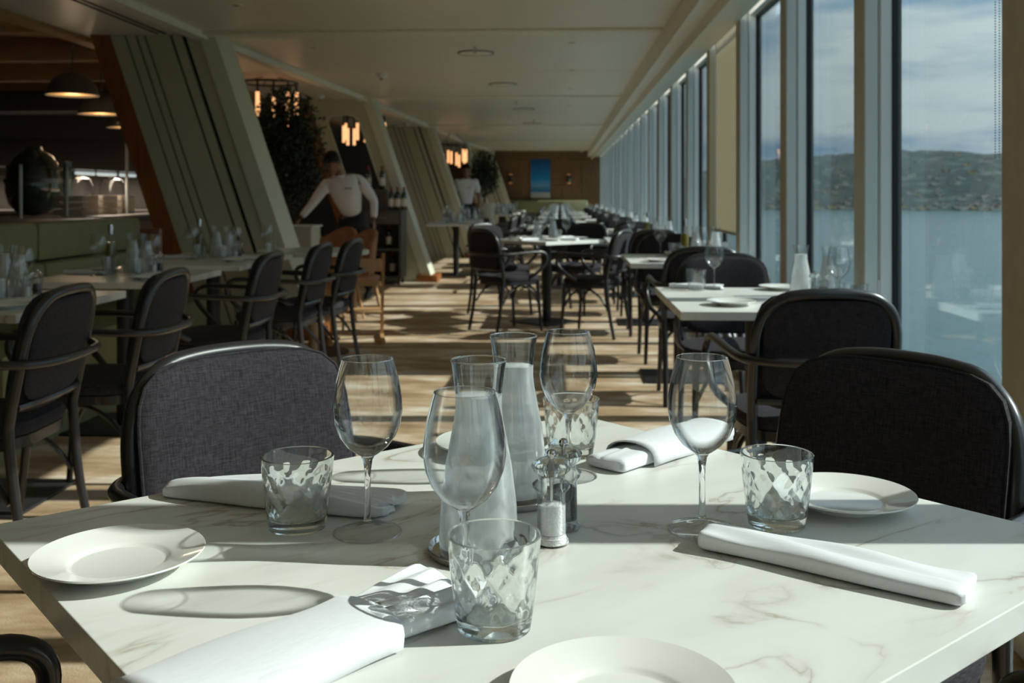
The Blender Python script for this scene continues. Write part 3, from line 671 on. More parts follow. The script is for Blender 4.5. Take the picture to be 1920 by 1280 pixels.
for x,y,lb in [(-.473,1.061,'white side plate at the left corner of the foreground table'),(.049,.787,'white side plate cut off by the bottom edge of the picture'),(.366,1.318,'white side plate behind the right tumbler, half in shadow'),(-.105,1.570,'white side plate partly hidden behind the front wine glass and carafe')]:
    place(pt,lb,'plate',(x,y,T),0,'side plates on the foreground table')
def lay(o,p0,p1,lb,z_=T,grp=None):
    dx,dy=p1[0]-p0[0],p1[1]-p0[1]
    return place(o,lb,'napkin',((p0[0]+p1[0])/2,(p0[1]+p1[1])/2,z_),math.atan2(dy,dx),grp or 'napkins on the foreground table')
lay(napkin('napkin',.315,.066,.060,.034,.024,4,fan1=.75,bulge=1),(-.528,1.325),(-.215,1.262),'rolled white linen napkin at left, fanned end behind the tumbler')
lay(napkin('napkin',.285,.058,.088,.024,.018,9),(.160,1.172),(.418,1.022),'flat rolled white napkin lying along the right front side')
lay(napkin('napkin',.30,.075,.085,.022,.024,5,flap=(-.085,.13,.092),cut=[(-.10,-.010,-1,.12,.014,.028),(-.10,.012,-1,.05,.013,.024)]),(.058,1.462),(.262,1.70),'folded white napkin at the back with cutlery ends peeking out')
lay(napkin('napkin',.33,.105,.075,.020,.022,6,fan1=.75,flap=(-.16,.055,.11),cut=[(.045,-.006,1,-.1,.017,.045),(.045,.008,1,-.05,.017,.036)]),(-.325,.735),(-.105,1.0),'wide white napkin at the bottom with knife and fork handles showing')

# ------------------------------------------------------------------ settings for other tables
def setting(tx,ty,rz,seats,name,detail=2,oil=False,centre=(0,0),cara=2):
    """seats: list of (local x, local y, heading deg, phrase)"""
    c_,s_=math.cos(rz),math.sin(rz)
    def w2(x,y): return (tx+x*c_-y*s_,ty+x*s_+y*c_)
    for (sx,sy,hd,ph) in seats:
        a=math.radians(hd); fx,fy=math.cos(a),math.sin(a); rx,ry=fy,-fx
        def at(f_,r_): return (*w2(sx+fx*f_+rx*r_,sy+fy*f_+ry*r_),T)
        L=lambda nm: '%s, %s, %s'%(nm,ph,name)
        place(wgf,L('wine glass'),'glass',at(.22,.10),0,'wine glasses on the other tables')
        place(tgf,L('faceted tumbler'),'glass',at(.24,.01),0,'tumblers on the other tables')
        if detail>=1: place(ptf,L('white side plate'),'plate',at(.13,-.17),0,'side plates on the other tables')
        if detail>=1: place(nkf,L('rolled white napkin'),'napkin',at(.12,.02),math.radians(hd)+rz+random.uniform(-.15,.15),'napkins on the other tables')
    for q in range(cara):
        x,y=centre[0]+(-.06 if q else .05),centre[1]+(.06 if q else -.03)
        place(cff,'%s water carafe, middle of the %s'%(['nearer','farther'][1 if w2(x,y)[1]>w2(*centre)[1] else 0],name),'carafe',(*w2(x,y),T),0,'water carafes on the other tables')
    if oil: place(ob,'yellow oil bottle beside the carafes, %s'%name,'bottle',(*w2(centre[0]-.14,centre[1]-.02),T),0,'oil bottles')
    if detail>=2:
        place(ml_s,'small salt mill beside the carafes, %s'%name,'mill',(*w2(centre[0]+.11,centre[1]-.08),T),0,'mills on the other tables')
        place(ml_p,'small pepper mill beside the carafes, %s'%name,'mill',(*w2(centre[0]+.11,centre[1]+.0),T),0,'mills on the other tables')
ORD=['first','second','third','fourth','fifth','sixth','seventh','eighth','ninth']
AG='bentwood armchairs'
TG='marble-look tables'
# window tables
for k in range(9):
    y0=3.49+2.47*k+(.25 if k>1 else 0); y1=y0+.92; cx_=.76; cyy=(y0+y1)/2
    if y1>27.2: break
    nm=ORD[k]+' window table'
    table('dining_table','marble-look table by the window, '+['directly beyond the foreground table','second in the window row'][k] if k<2 else 'marble-look table, %s in the window row from the front'%ORD[k],'table',(cx_,cyy,0),0,.69,.92,group=TG)
    if k==0:
        W1='wine glasses on the other tables'
        place(wgf,'wine glass at the aisle end of the first window table','glass',(.655,4.32,T),0,W1)
        place(wgf,'wine glass beside the window on the first window table','glass',(1.035,3.80,T),0,W1)
        place(tgf,'faceted tumbler at the aisle end of the first window table','glass',(.575,4.28,T),0,'tumblers on the other tables')
        place(tgf,'faceted tumbler beside the window on the first window table','glass',(1.045,3.62,T),0,'tumblers on the other tables')
        place(ptf,'white side plate at the near aisle corner of the first window table','plate',(.622,3.70,T),0,'side plates on the other tables')
        place(ptf,'white side plate at the far window corner of the first window table','plate',(.93,4.31,T),0,'side plates on the other tables')
        place(nkf,'rolled white napkin behind the tumbler, first window table','napkin',(.58,4.36,T),-.12,'napkins on the other tables')
        place(nkf,'rolled white napkin near the window, first window table','napkin',(.95,3.60,T),.5,'napkins on the other tables')
        place(cff,'left chilled water carafe on the first window table','carafe',(.955,4.05,T),0,'water carafes on the other tables')
        place(cff,'right chilled water carafe on the first window table','carafe',(1.045,3.97,T),0,'water carafes on the other tables')
        place(ml_s,'small salt mill in front of the carafes, first window table','mill',(.985,3.95,T),0,'mills on the other tables')
        place(ml_p,'small pepper mill in front of the carafes, first window table','mill',(1.0,3.88,T),0,'mills on the other tables')
    else: setting(cx_,cyy,0,[(0,-.46,90,'near seat'),(0,.46,-90,'far seat')],nm,2 if k<2 else 1 if k<5 else 0,oil=(k in (1,2,5)),centre=(.17,.02))
    chair(cx_+.02,y0-.20,90+(3 if k==0 else 0),'dark armchair turned away from the camera at the near end of the '+nm,AG)
    chair(cx_+.02,y1+.2,-90,'charcoal armchair facing the camera at the far end of the '+nm,AG)
# middle tables, turned at an angle
R1=math.radians(45)
table('dining_table','angled square table standing alone in the middle of the aisle','table',(-.12,9.15,0),R1,.74,.74,group=TG)
setting(-.12,9.15,R1,[(0,-.37,90,'right near side'),(0,.37,-90,'left far side'),(-.37,0,0,'left near side'),(.37,0,180,'right far side')],'angled middle table',1,centre=(0,0))
for x,y,h,lb in ((-.44,8.56,38,'black armchair seen from behind at the left of the angled middle table'),(.27,8.34,157,'dark armchair at the right near side of the angled middle table'),(.16,9.92,240,'charcoal armchair facing the camera behind the right of the angled table'),(-.56,9.70,-45,'charcoal armchair facing right behind the left of the angled table')):
    chair(x,y,h,lb,AG)
mids=[(0,12.7,0),(0,15.4,0),(0,18.7,0),(0,21.6,0),(0,24.6,0)]
for i,(x,y,r_) in enumerate(mids):
    nm=ORD[i+1]+' middle table'
    table('dining_table','square marble-look table, %s in the middle row behind the angled one'%ORD[i+1],'table',(x,y,0),r_,.80,.80,group=TG)
    setting(x,y,r_,[(0,-.4,90,'near side'),(0,.4,-90,'far side'),(-.4,0,0,'left side'),(.4,0,180,'right side')],nm,0 if i else 1)
    for a,s_ in ((0,'left'),(90,'near'),(270,'far')):
        if a==0 and i not in (0,2): continue
        h=r_+math.radians(a)
        chair(x-math.cos(h)*.66,y-math.sin(h)*.66,math.degrees(h),'dark armchair on the %s side of the %s'%(s_,nm),AG)
# left row beyond the second partition and further
lrow=[(-1.5,14.5,1.3),(-1.45,16.5,1.2),(-1.25,21.2,1.2),(-1.27,22.85,1.2),(-1.27,26.2,1.2)]
for i,(x,y,w_) in enumerate(lrow):
    nm=ORD[i]+' table beyond the wine sideboard'
    table('dining_table','pale table crowded with glasses, %s along the left beyond the sideboard'%ORD[i],'table',(x,y,0),0,.70,w_,group=TG)
    setting(x,y,0,[(.35,-.38,180,'near right'),(.35,.3,180,'far right'),(-.35,-.38,0,'near left'),(-.35,.3,0,'far left')],nm,1 if not i else 0,oil=True)
    for j,yy in enumerate((-.42,.3)):
        chair(x+.58,y+yy,180,'dark armchair at the %s right of the %s'%(['near','far'][j],nm),AG)
# left banquette tables
lt=[(-2.17,3.72,.86,'nearest table along the green banquette'),(-2.17,4.94,.80,'second table along the green banquette'),(-2.17,6.22,1.15,'third table along the green banquette')]
for i,(x,y,d_,nm) in enumerate(lt):
    table('dining_table','marble-look table in shade, '+nm.replace(' table',''),'table',(x,y,0),0,.70,d_,group=TG)
    setting(x,y,0,[(.35,-.08,180,'aisle side'),(-.35,.08,0,'banquette side')],nm,2,oil=i>0,centre=(0,.16))
place(wgf,'extra wine glass at the front right corner of the third banquette table','glass',(-1.95,6.62,T))
place(tgf,'extra tumbler at the front right corner of the third banquette table','glass',(-1.90,6.55,T))
AGRP=AG
chair(-1.80,3.05,182,'dark armchair nearest the left edge of the picture, seen from behind',AG)
chair(-1.74,3.73,182,'second dark armchair from the left, tucked at the banquette tables',AG)
chair(-1.70,4.93,180,'third dark armchair from the left along the banquette tables',AG)
chair(-1.66,5.85,178,'fourth dark armchair from the left along the banquette tables',AG)
chair(-1.59,6.42,176,'fifth dark armchair from the left, beside the round table',AG)
rt=thing('round_table','pale round table in front of the leaning waiter','table',(-1.80,7.28,0))
MB().lathe([(0,.72),(.40,.72),(.405,.725),(.405,.745),(.40,.75),(0,.75)],48).obj('tabletop','marble',rt)
MB().lathe([(0,.01),(.04,.01),(.036,.03),(.036,.72),(0,.72)],20).obj('column','oak',rt)
MB().lathe([(0,0),(.26,0),(.26,.012),(0,.014)],32).obj('base_plate','dark_metal',rt)
# green banquette along the left tables
bq=thing('banquette','long olive green upholstered banquette behind the left tables','bench',(-2.85,0,0))
for i,(a,b_) in enumerate(((1.6,2.9),(2.9,4.15),(4.15,5.4),(5.4,6.75))):
    MB().box((-.16,a+.004,.45),(.04,b_-.004,.78),.03).obj('lower_back_cushion','green_fabric',bq)
    MB().box((-.18,a+.004,.785),(.0,b_-.004,1.0),.035).obj('upper_back_cushion','green_fabric',bq)
    MB().box((.0,a+.004,.28),(.50,b_-.004,.47),.03).obj('seat_cushion','green_fabric',bq)
MB().box((-.16,1.6,0),(.46,6.75,.28)).obj('plinth','green_fabric',bq,smooth=False)
# round wooden end panel
ep=bx('wood_end_panel',(-3.3,6.8,0),(-2.75,6.86,.92),'wood_dark',bev=.01); tag(ep,'dark wooden panel closing the end of the green banquette','panel')

# ------------------------------------------------------------------ buffet on the left
bf=thing('buffet_counter','dark buffet counter with stone top behind the green banquette','counter',(-3.75,0,0))
MB().box((-.9,4.5,.94),(.25,9.9,.975),.004).obj('counter_top','dark_grey',bf)
MB().box((-.85,4.6,0),(.2,9.8,.94)).obj('body','wood_dark',bf,smooth=False)
MB().box((-.1,7.6,.976),(.27,9.6,.99),.003).obj('stone_edge','stone_top',bf)
sn=thing('sneeze_guard','glass shelf on slim white posts above the buffet','shelf',(-3.7,0,0))
for y_,h_ in ((6.75,1.36),(7.4,1.36),(8.45,1.62),(9.15,1.62)):
    MB().tube([(0,y_,.99),(0,y_,h_)],.012,10).obj('post','plastic_white',sn)
MB().box((-.25,6.7,1.345),(.10,9.3,1.353)).obj('glass_shelf','thin_glass',sn,smooth=False)
for a,b_ in ((7.75,8.05),(8.12,8.45),(8.55,8.85)):
    MB().tube([(-.1,a,1.325),(-.1,b_,1.325)],.014,10).obj('strip_lamp','lamp_white',sn)
for i,(y_,w_,lb) in enumerate(((7.85,.28,'pale wooden crate on the buffet, left one'),(8.2,.28,'pale wooden crate on the buffet, middle one'),(8.55,.28,'pale wooden crate on the buffet, right one'))):
    b_=thing('crate',lb,'crate',(-3.85,y_,.9905))
    for z_ in (.0,.055,.11): MB().box((-.12,-w_/2+.005,z_),(.12,w_/2-.005,z_+.048),.002).obj('slat','box_card',b_)
eg=thing('ceramic_grill','large dark green rounded ceramic grill standing on the buffet counter','grill',(-4.33,8.1,0))
MB().lathe([(0,.98),(.12,1.0),(.19,1.08),(.215,1.18),(.215,1.25),(.22,1.255),(.22,1.27),(.213,1.275),(.20,1.38),(.15,1.47),(.07,1.52),(.06,1.55),(0,1.55)],40).obj('body','egg_green',eg)
MB().lathe([(.216,1.25),(.226,1.25),(.226,1.285),(.216,1.285)],40).obj('band','dark_metal',eg)
tl=MB().lathe([(0,.99),(.035,.99),(.035,1.45),(0,1.46)],20).obj('canister','teal',loc=(-4.25,8.5,-.013)); tag(tl,'slim teal upright canister beside the green grill','canister')
# glass jar cloches on the crates
for y_,lb in ((7.9,'upturned clear glass dome over the left crate'),(8.5,'upturned clear glass dome over the right crate')):
    o=MB().lathe([(.13,0),(.13,.1),(.10,.16),(.03,.185),(.012,.19),(.014,.21),(0,.212)],28).obj('glass_dome','thin_glass',loc=(-3.85,y_,1.155)); o.scale=(.8,.8,.8); tag(o,lb,'dome')
pls=thing('plate_stack','white plates stacked at the right end of the buffet','plates',(-3.6,9.35,.9905)); pls['group']='plates at the buffet end'
for i in range(5): MB().lathe([(0,0),(.06,0),(.11,.012),(.11,.016),(0,.008)],24).obj('plate','white_ceramic',pls,loc=(0,0,i*.012))
# kitchen back counter
kb=thing('kitchen_counter','dark grey kitchen unit against the far left wall','counter',(-6.5,12.8,0))
MB().box((-2.2,-.3,0),(2.0,.4,.92)).obj('body','dark_grey',kb,smooth=False)
MB().box((-2.2,-.32,.92),(2.0,.4,.96),.005).obj('worktop','stone_top',kb)
MB().box((-1.9,.1,1.4),(1.9,.4,1.9),.01).obj('hood','dark_grey',kb)
# buffet strip lamps' light, and a fill light added to brighten the kitchen
for nm_,lc,sx_,sy_,en in (('buffet_light',(-3.8,8.3,1.31),.05,1.1,2.5),('kitchen_fill',(-6.5,12.8,1.38),3.0,.25,9)):
    la=bpy.data.lights.new(nm_,'AREA'); la.shape='RECTANGLE'; la.size=sx_; la.size_y=sy_; la.energy=en; la.color=(1,.86,.7)
    lo=bpy.data.objects.new(nm_,la); COL.objects.link(lo); lo.location=lc
# pendant lamps
for i,(x,y,z_,lb) in enumerate(((-4.25,8.6,2.02,'grey dome pendant lamp nearest, left of the slotted partition'),(-4.6,9.9,1.96,'grey dome pendant lamp in the middle of three'),(-4.95,11.3,1.92,'grey dome pendant lamp lowest of the three'))):
    pn=thing('pendant_lamp',lb,'pendant lamp',(x,y,z_))
    MB().lathe([(.22,0),(.222,.004),(.20,.08),(.15,.15),(.08,.19),(.03,.20),(.0,.20)],36).obj('shade','lamp_grey',pn)
    MB().lathe([(0,.01),(.205,.01),(.205,.014),(0,.014)],30).obj('diffuser','lamp_glow',pn)
    MB().tube([(0,0,.2),(0,0,2.7-z_)],.004,6).obj('cord','black_frame',pn)
    la=bpy.data.lights.new('pendant_light','POINT'); la.energy=1.8; la.color=(1,.72,.45); la.shadow_soft_size=.08
    lo=bpy.data.objects.new('pendant_light',la); COL.objects.link(lo); lo.location=(x,y,z_-.06)
# tube chandeliers
def chandelier(x,y,zr,R_,n_,lb,L_=.26):
    c_=thing('chandelier',lb,'chandelier',(x,y,zr))
    MB().tube([(R_*math.cos(2*PI*i/40),R_*math.sin(2*PI*i/40),0) for i in range(40)],.014,8,closed=True).obj('ring','black_frame',c_)
    for k in range(3):
        a=2*PI*k/3; MB().tube([(R_*math.cos(a),R_*math.sin(a),0),(R_*.3*math.cos(a),R_*.3*math.sin(a),CH-zr)],.006,6).obj('hanger','black_frame',c_)
    for k in range(n_):
        a=2*PI*k/n_; px_,py_=R_*math.cos(a),R_*math.sin(a); d_=.10+.10*((k*7)%5)/4
        rd=MB().tube([(px_,py_,0),(px_,py_,-d_)],.012,6).obj('rod','black_frame',c_)
        MB().lathe([(0,-d_-L_),(.022,-d_-L_),(.022,-d_),(0,-d_)],10,(px_,py_,0)).obj('tube_shade','tube_glow',rd)
chandelier(-3.18,10.9,2.38,.30,11,'black ring chandelier of amber tubes behind the tall olive tree')
chandelier(-3.05,15.6,2.38,.32,11,'amber tube chandelier seen through the rounded window opening')
chandelier(-2.25,20.9,2.2,.30,11,'amber tube chandelier above the second waiter')

# ------------------------------------------------------------------ trees
def tree(x,y,zc,rx,rz_,n_,lb,pot_h,pot_r,seed,potm='pot_pale'):
    rnd=random.Random(seed); t_=thing('potted_olive_tree',lb,'tree',(x,y,0))
    MB().lathe([(0,0),(pot_r*.8,0),(pot_r,pot_h),(pot_r*.93,pot_h),(pot_r*.9,pot_h-.03),(0,pot_h-.03)],32).obj('pot',potm,t_)
    MB().lathe([(0,pot_h-.03),(pot_r*.88,pot_h-.03),(0,pot_h-.015)],20).obj('soil','soil',t_)
    mb=MB().tube(spline([(0,0,pot_h-.04),(.02,.01,(pot_h+zc)/2-.1),(-.01,0,zc-rz_*.3),(0,0,zc+rz_*.3)],5),lambda u:.022-.014*u,8)
    for k in range(16):
        a=rnd.uniform(0,2*PI); z0=zc+rz_*rnd.uniform(-.75,.3); e=Vector((rx*.75*math.cos(a),rx*.75*math.sin(a),z0+rz_*.4))
        mb.tube(spline([(0,0,z0),(e.x*.5,e.y*.5,z0+rz_*.15),e],3),lambda u:.008-.006*u,5)
    mb.obj('trunk','bark',t_)
    mb=MB()
    for k in range(n_):
        while True:
            p=Vector((rnd.uniform(-1,1),rnd.uniform(-1,1),rnd.uniform(-1,1)))
            if p.length<1: break
        p=p*(.55+.45*p.length); lump=1+.22*math.sin(p.x*7+seed)*math.sin(p.y*6+p.z*8)
        c_=Vector((p.x*rx*lump,p.y*rx*lump,zc+p.z*rz_)); d=Vector((p.x+rnd.gauss(0,.6),p.y+rnd.gauss(0,.6),rnd.gauss(.35,.6))).normalized()
        sd_=d.cross(Vector((rnd.gauss(0,1),rnd.gauss(0,1),rnd.gauss(0,1)))).normalized(); L_=rnd.uniform(.03,.06); w2_=L_*.22
        mb.add([c_,c_+d*L_*.5+sd_*w2_,c_+d*L_,c_+d*L_*.5-sd_*w2_],[(0,1,2,3)])
    o=mb.obj('foliage','leaf',t_,smooth=False); o['kind']='stuff'
tree(-2.62,9.5,1.58,.34,.60,9000,'tall dark olive tree behind the nearest slanted edge beam',.45,.22,5)
tree(-1.47,19.5,1.56,.29,.46,5000,'rounded olive tree in a pale pot beside the second waiter',1.0,.20,8)

# ------------------------------------------------------------------ wine sideboard
wb=thing('wine_sideboard','dark grey open wine sideboard behind the leaning waiter','sideboard',(-2.03,12.82,0))
MB().box((-.47,0,.08),(-.44,.42,.93)).obj('side_panel','cab_grey',wb,smooth=False)
MB().box((-.03,0,.08),(0,.42,.93)).obj('side_panel','cab_grey',wb,smooth=False)
MB().box((-.44,.39,.11),(-.03,.42,.93)).obj('back_panel','dark_wall',wb,smooth=False)
MB().box((-.48,-.01,.93),(.01,.43,.955),.003).obj('top','cab_grey',wb)
MB().box((-.44,0,.08),(-.03,.39,.11)).obj('bottom_panel','cab_grey',wb,smooth=False)
MB().box((-.44,0,.44),(-.03,.39,.465)).obj('shelf','cab_grey',wb,smooth=False)
dr=MB().box((-.435,-.012,.78),(-.035,.01,.925),.003).obj('drawer','cab_grey',wb)
MB().tube([(-.29,-.03,.86),(-.18,-.03,.86)],.005,6).obj('handle','steel',dr)
for x,y in ((-.44,.04),(-.04,.04),(-.44,.38),(-.04,.38)): MB().box((x-.015,y-.02,0),(x+.015,y+.02,.08)).obj('leg','dark_metal',wb,smooth=False)
ub=thing('display_box','small dark box riser on the sideboard, bottles on top','riser',(-2.38,12.9,.956))
MB().box((-.16,0,0),(.16,.3,.27),.004).obj('body','cab_grey',ub); MB().box((-.14,-.004,.02),(-.01,.0,.25)).box((.01,-.004,.02),(.14,.0,.25)).obj('door','dark_grey',ub,smooth=False)
wbt=thing('wine_bottle','proto','bottle')
MB().lathe([(0,0),(.036,0),(.038,.004),(.038,.19),(.034,.215),(.017,.24),(.0145,.26),(.0145,.30),(0,.30)],24).obj('glass','wine_red',wbt)
MB().lathe([(.0385,.05),(.0386,.15)],24).obj('label','label_white',wbt)
MB().lathe([(0,.302),(.016,.302),(.016,.262),(.0147,.25)],16).obj('capsule','foil_red',wbt)
reg(wbt)
for x,y,z_,lb in ((-2.17,12.9,.956,'dark wine bottle with white label, leftmost of three on the sideboard'),(-2.09,12.9,.956,'dark wine bottle with white label, middle of three on the sideboard'),(-2.01,12.92,.956,'dark wine bottle with red cap, rightmost of three on the sideboard'),(-2.49,13.0,1.227,'wine bottle on the riser right beside the waiter'),(-2.31,13.0,1.227,'wine bottle on the riser near the slanted partition'),(-2.22,13.0,.466,'wine bottle standing inside the sideboard on its shelf'),(-2.38,13.05,.111,'dim wine bottle at the lower left inside the sideboard'),(-2.18,13.05,.111,'dim wine bottle at the lower right inside the sideboard')):
    place(wbt,lb,'bottle',(x,y,z_),0,'wine bottles')
# tan chairs and pale stand near the round table
def tan_chair(x,y,rz,lb):
    t_=thing('tan_chair',lb,'chair',(x,y,0),math.radians(rz))
    v=[];f=[];nu,nv=12,8
    for j in range(nv+1):
        for i in range(nu+1):
            a=(i/nu-.5)*2.4; z_=.40+(.45)*(j/nv)*(1-.28*abs(math.sin(a))**2*(1)); v.append((.24*math.sin(a),-.25*math.cos(a)-.05*j/nv+.05,z_))
    for j in range(nv):
        for i in range(nu): a=j*(nu+1)+i; f.append((a,a+1,a+nu+2,a+nu+1))
    o=MB().add(v,f).obj('backrest','tan_leather',t_); md=o.modifiers.new('s','SOLIDIFY'); md.thickness=.03
    MB().loft([sring(.22,.21,.40),sring(.235,.225,.42),sring(.23,.22,.45),sring(.18,.17,.465)]).obj('seat','tan_leather',t_)
    for sx in (-1,1):
        for sy in (-1,1): MB().tube([(sx*.16,sy*.15,.41),(sx*.22,sy*.21,0)],lambda u:.017-.006*u,10).obj('leg','oak',t_)
tan_chair(-2.13,9.28,150,'tan leather tub chair behind the round table, left one')
tan_chair(-1.84,8.74,135,'tan leather tub chair behind the round table, right one with curved back')
hc=thing('high_chair','wooden high chair with slanted side frames beside the fourth armchair','high chair',(-1.60,7.88,0),math.radians(12))
for sx in (-1,1):
    MB().add([(sx*.2-.015,-.25,0),(sx*.2+.015,-.25,0),(sx*.2+.015,.25,0),(sx*.2-.015,.25,0),(sx*.2-.015,-.25,.035),(sx*.2+.015,-.25,.035),(sx*.2+.015,.25,.035),(sx*.2-.015,.25,.035)],[(0,3,2,1),(4,5,6,7),(0,1,5,4),(1,2,6,5),(2,3,7,6),(3,0,4,7)]).obj('floor_runner','oak',hc,smooth=False)
    MB().add([(sx*.2-.012,.22,.03),(sx*.2+.012,.22,.03),(sx*.2+.012,.16,.03),(sx*.2-.012,.16,.03),(sx*.2-.012,-.15,.70),(sx*.2+.012,-.15,.70),(sx*.2+.012,-.21,.70),(sx*.2-.012,-.21,.70)],[(0,3,2,1),(4,5,6,7),(0,1,5,4),(1,2,6,5),(2,3,7,6),(3,0,4,7)]).obj('side_frame','oak',hc,smooth=False)
MB().box((-.19,-.08,.44),(.19,.16,.458),.004).obj('seat','oak',hc); MB().box((-.19,-.0,.22),(.19,.24,.238),.004).obj('footrest','oak',hc)
MB().box((-.19,-.19,.56),(.19,-.17,.66),.004).obj('back_rail','oak',hc)
ps=thing('service_stand','pale square service stand under the waiter’s reaching hand','stand',(-2.75,10.35,0))
MB().box((-.22,-.2,.0),(.22,.2,.82),.01).obj('body','pot_pale',ps); MB().box((-.24,-.22,.821),(.24,.22,.84),.004).obj('top','plastic_white',ps)

# ------------------------------------------------------------------ people
def skin_obj(name,joints,edges,m_,parent,sub=2,root=0):
    me=bpy.data.meshes.new(name); idx={k:i for i,k in enumerate(joints)}
    me.from_pydata([joints[k][0] for k in joints],[(idx[a],idx[b_]) for a,b_ in edges],[])
    me.materials.append(M[m_]); o=bpy.data.objects.new(name,me); COL.objects.link(o); o.parent=parent
    md=o.modifiers.new('skin','SKIN'); md.use_smooth_shade=True
    sv=me.skin_vertices[0].data
    for k,i in idx.items():
        r_=joints[k][1]; sv[i].radius=(r_ if isinstance(r_,tuple) else (r_,r_)); sv[i].use_root=(i==root)
    s_=o.modifiers.new('sub','SUBSURF'); s_.levels=sub; s_.render_levels=sub
    return o
def hand(parent,p,d,side,spread=(0,1,0)):
    """palm + five bent fingers, d = pointing direction"""
    d=Vector(d).normalized(); sp=Vector(spread); sp=(sp-d*sp.dot(d)).normalized(); nn=d.cross(sp); p=Vector(p)
    mb=MB().loft([[p+d*t_*.09+sp*(.022+.016*min(1,t_*2))*math.cos(a)+nn*.012*math.sin(a) for a in [2*PI*i/10 for i in range(10)]] for t_ in (0,.25,.5,.75,1)])
    for k,(o_,L_) in enumerate(((-.030,.062),(-.010,.074),(.010,.070),(.029,.055))):
        b_=p+d*.085+sp*o_; mb.tube(spline([b_,b_+d*L_*.45+nn*.004,b_+d*L_*.8+nn*.018,b_+d*L_*.95+nn*.03],3),lambda u:.0085-.002*u,8)
    b_=p+d*.02-sp*.032*side; mb.tube(spline([b_,b_+d*.025-sp*side*.018,b_+d*.055-sp*side*.024+nn*.012],3),lambda u:.0105-.003*u,8)
    mb.obj('hand','skin',parent)
def head(parent,c,fwd,up):
    fwd=Vector(fwd).normalized(); up=Vector(up); up=(up-fwd*up.dot(fwd)).normalized(); rt_=fwd.cross(up); c=Vector(c)
    def g(a,b_,k): return c+rt_*a+fwd*b_+up*k
    rings=[]
    prof=[(-.118,.018,.03,.045),(-.105,.036,.052,.03),(-.085,.048,.07,.012),(-.05,.062,.083,.0),(-.01,.070,.090,-.003),(.03,.074,.094,-.006),(.07,.070,.088,-.010),(.10,.054,.066,-.012),(.118,.030,.036,-.012),(.123,.006,.008,-.012)]
    for z_,rx,ry,off in prof: rings.append([g(rx*math.cos(a),off+ry*math.sin(a),z_) for a in [2*PI*i/24 for i in range(24)]])
    hd=MB().loft(rings)
    hd.add([g(-.009,.088,.012),g(.009,.088,.012),g(.015,.09,-.034),g(-.015,.09,-.034),g(0,.116,-.03),g(0,.096,.016)],[(0,1,5),(1,2,4,5),(0,5,4,3),(3,4,2)])
    for s_ in (-1,1): hd.loft([[g(s_*(.072+.006*q),-.012+.018*math.cos(a)*(1-.25*q),.0+.031*math.sin(a)*(1-.2*q)) for a in [2*PI*i/12 for i in range(12)]] for q in (0,1,2)])
    h=hd.obj('head','skin',parent)
    for s_ in (-1,1):
        MB().lathe([(0,-.007),(.011,-.004),(.012,0),(.011,.004),(0,.007)],10,tuple(g(s_*.03,.082,.008))).obj('eye','eye',h)
        MB().tube([g(s_*.016,.092,.028),g(s_*.032,.09,.033),g(s_*.048,.078,.027)],.0035,6).obj('eyebrow','hair',h)
    MB().tube([g(-.024,.086,-.062),g(0,.092,-.06),g(.024,.086,-.062)],.005,6).obj('mouth','skin',h)
    rings=[]
    for z_,rx,ry,off in [(-.03,.070,.06,-.036),(.0,.076,.075,-.026),(.03,.080,.088,-.016),(.06,.080,.098,-.008),(.09,.074,.094,-.006),(.118,.056,.07,-.006),(.135,.03,.04,-.008),(.14,.005,.008,-.008)]:
        rings.append([g(rx*math.cos(a),off+ry*math.sin(a),z_) for a in [2*PI*i/24 for i in range(24)]])
    MB().loft(rings).obj('hair','hair',parent)
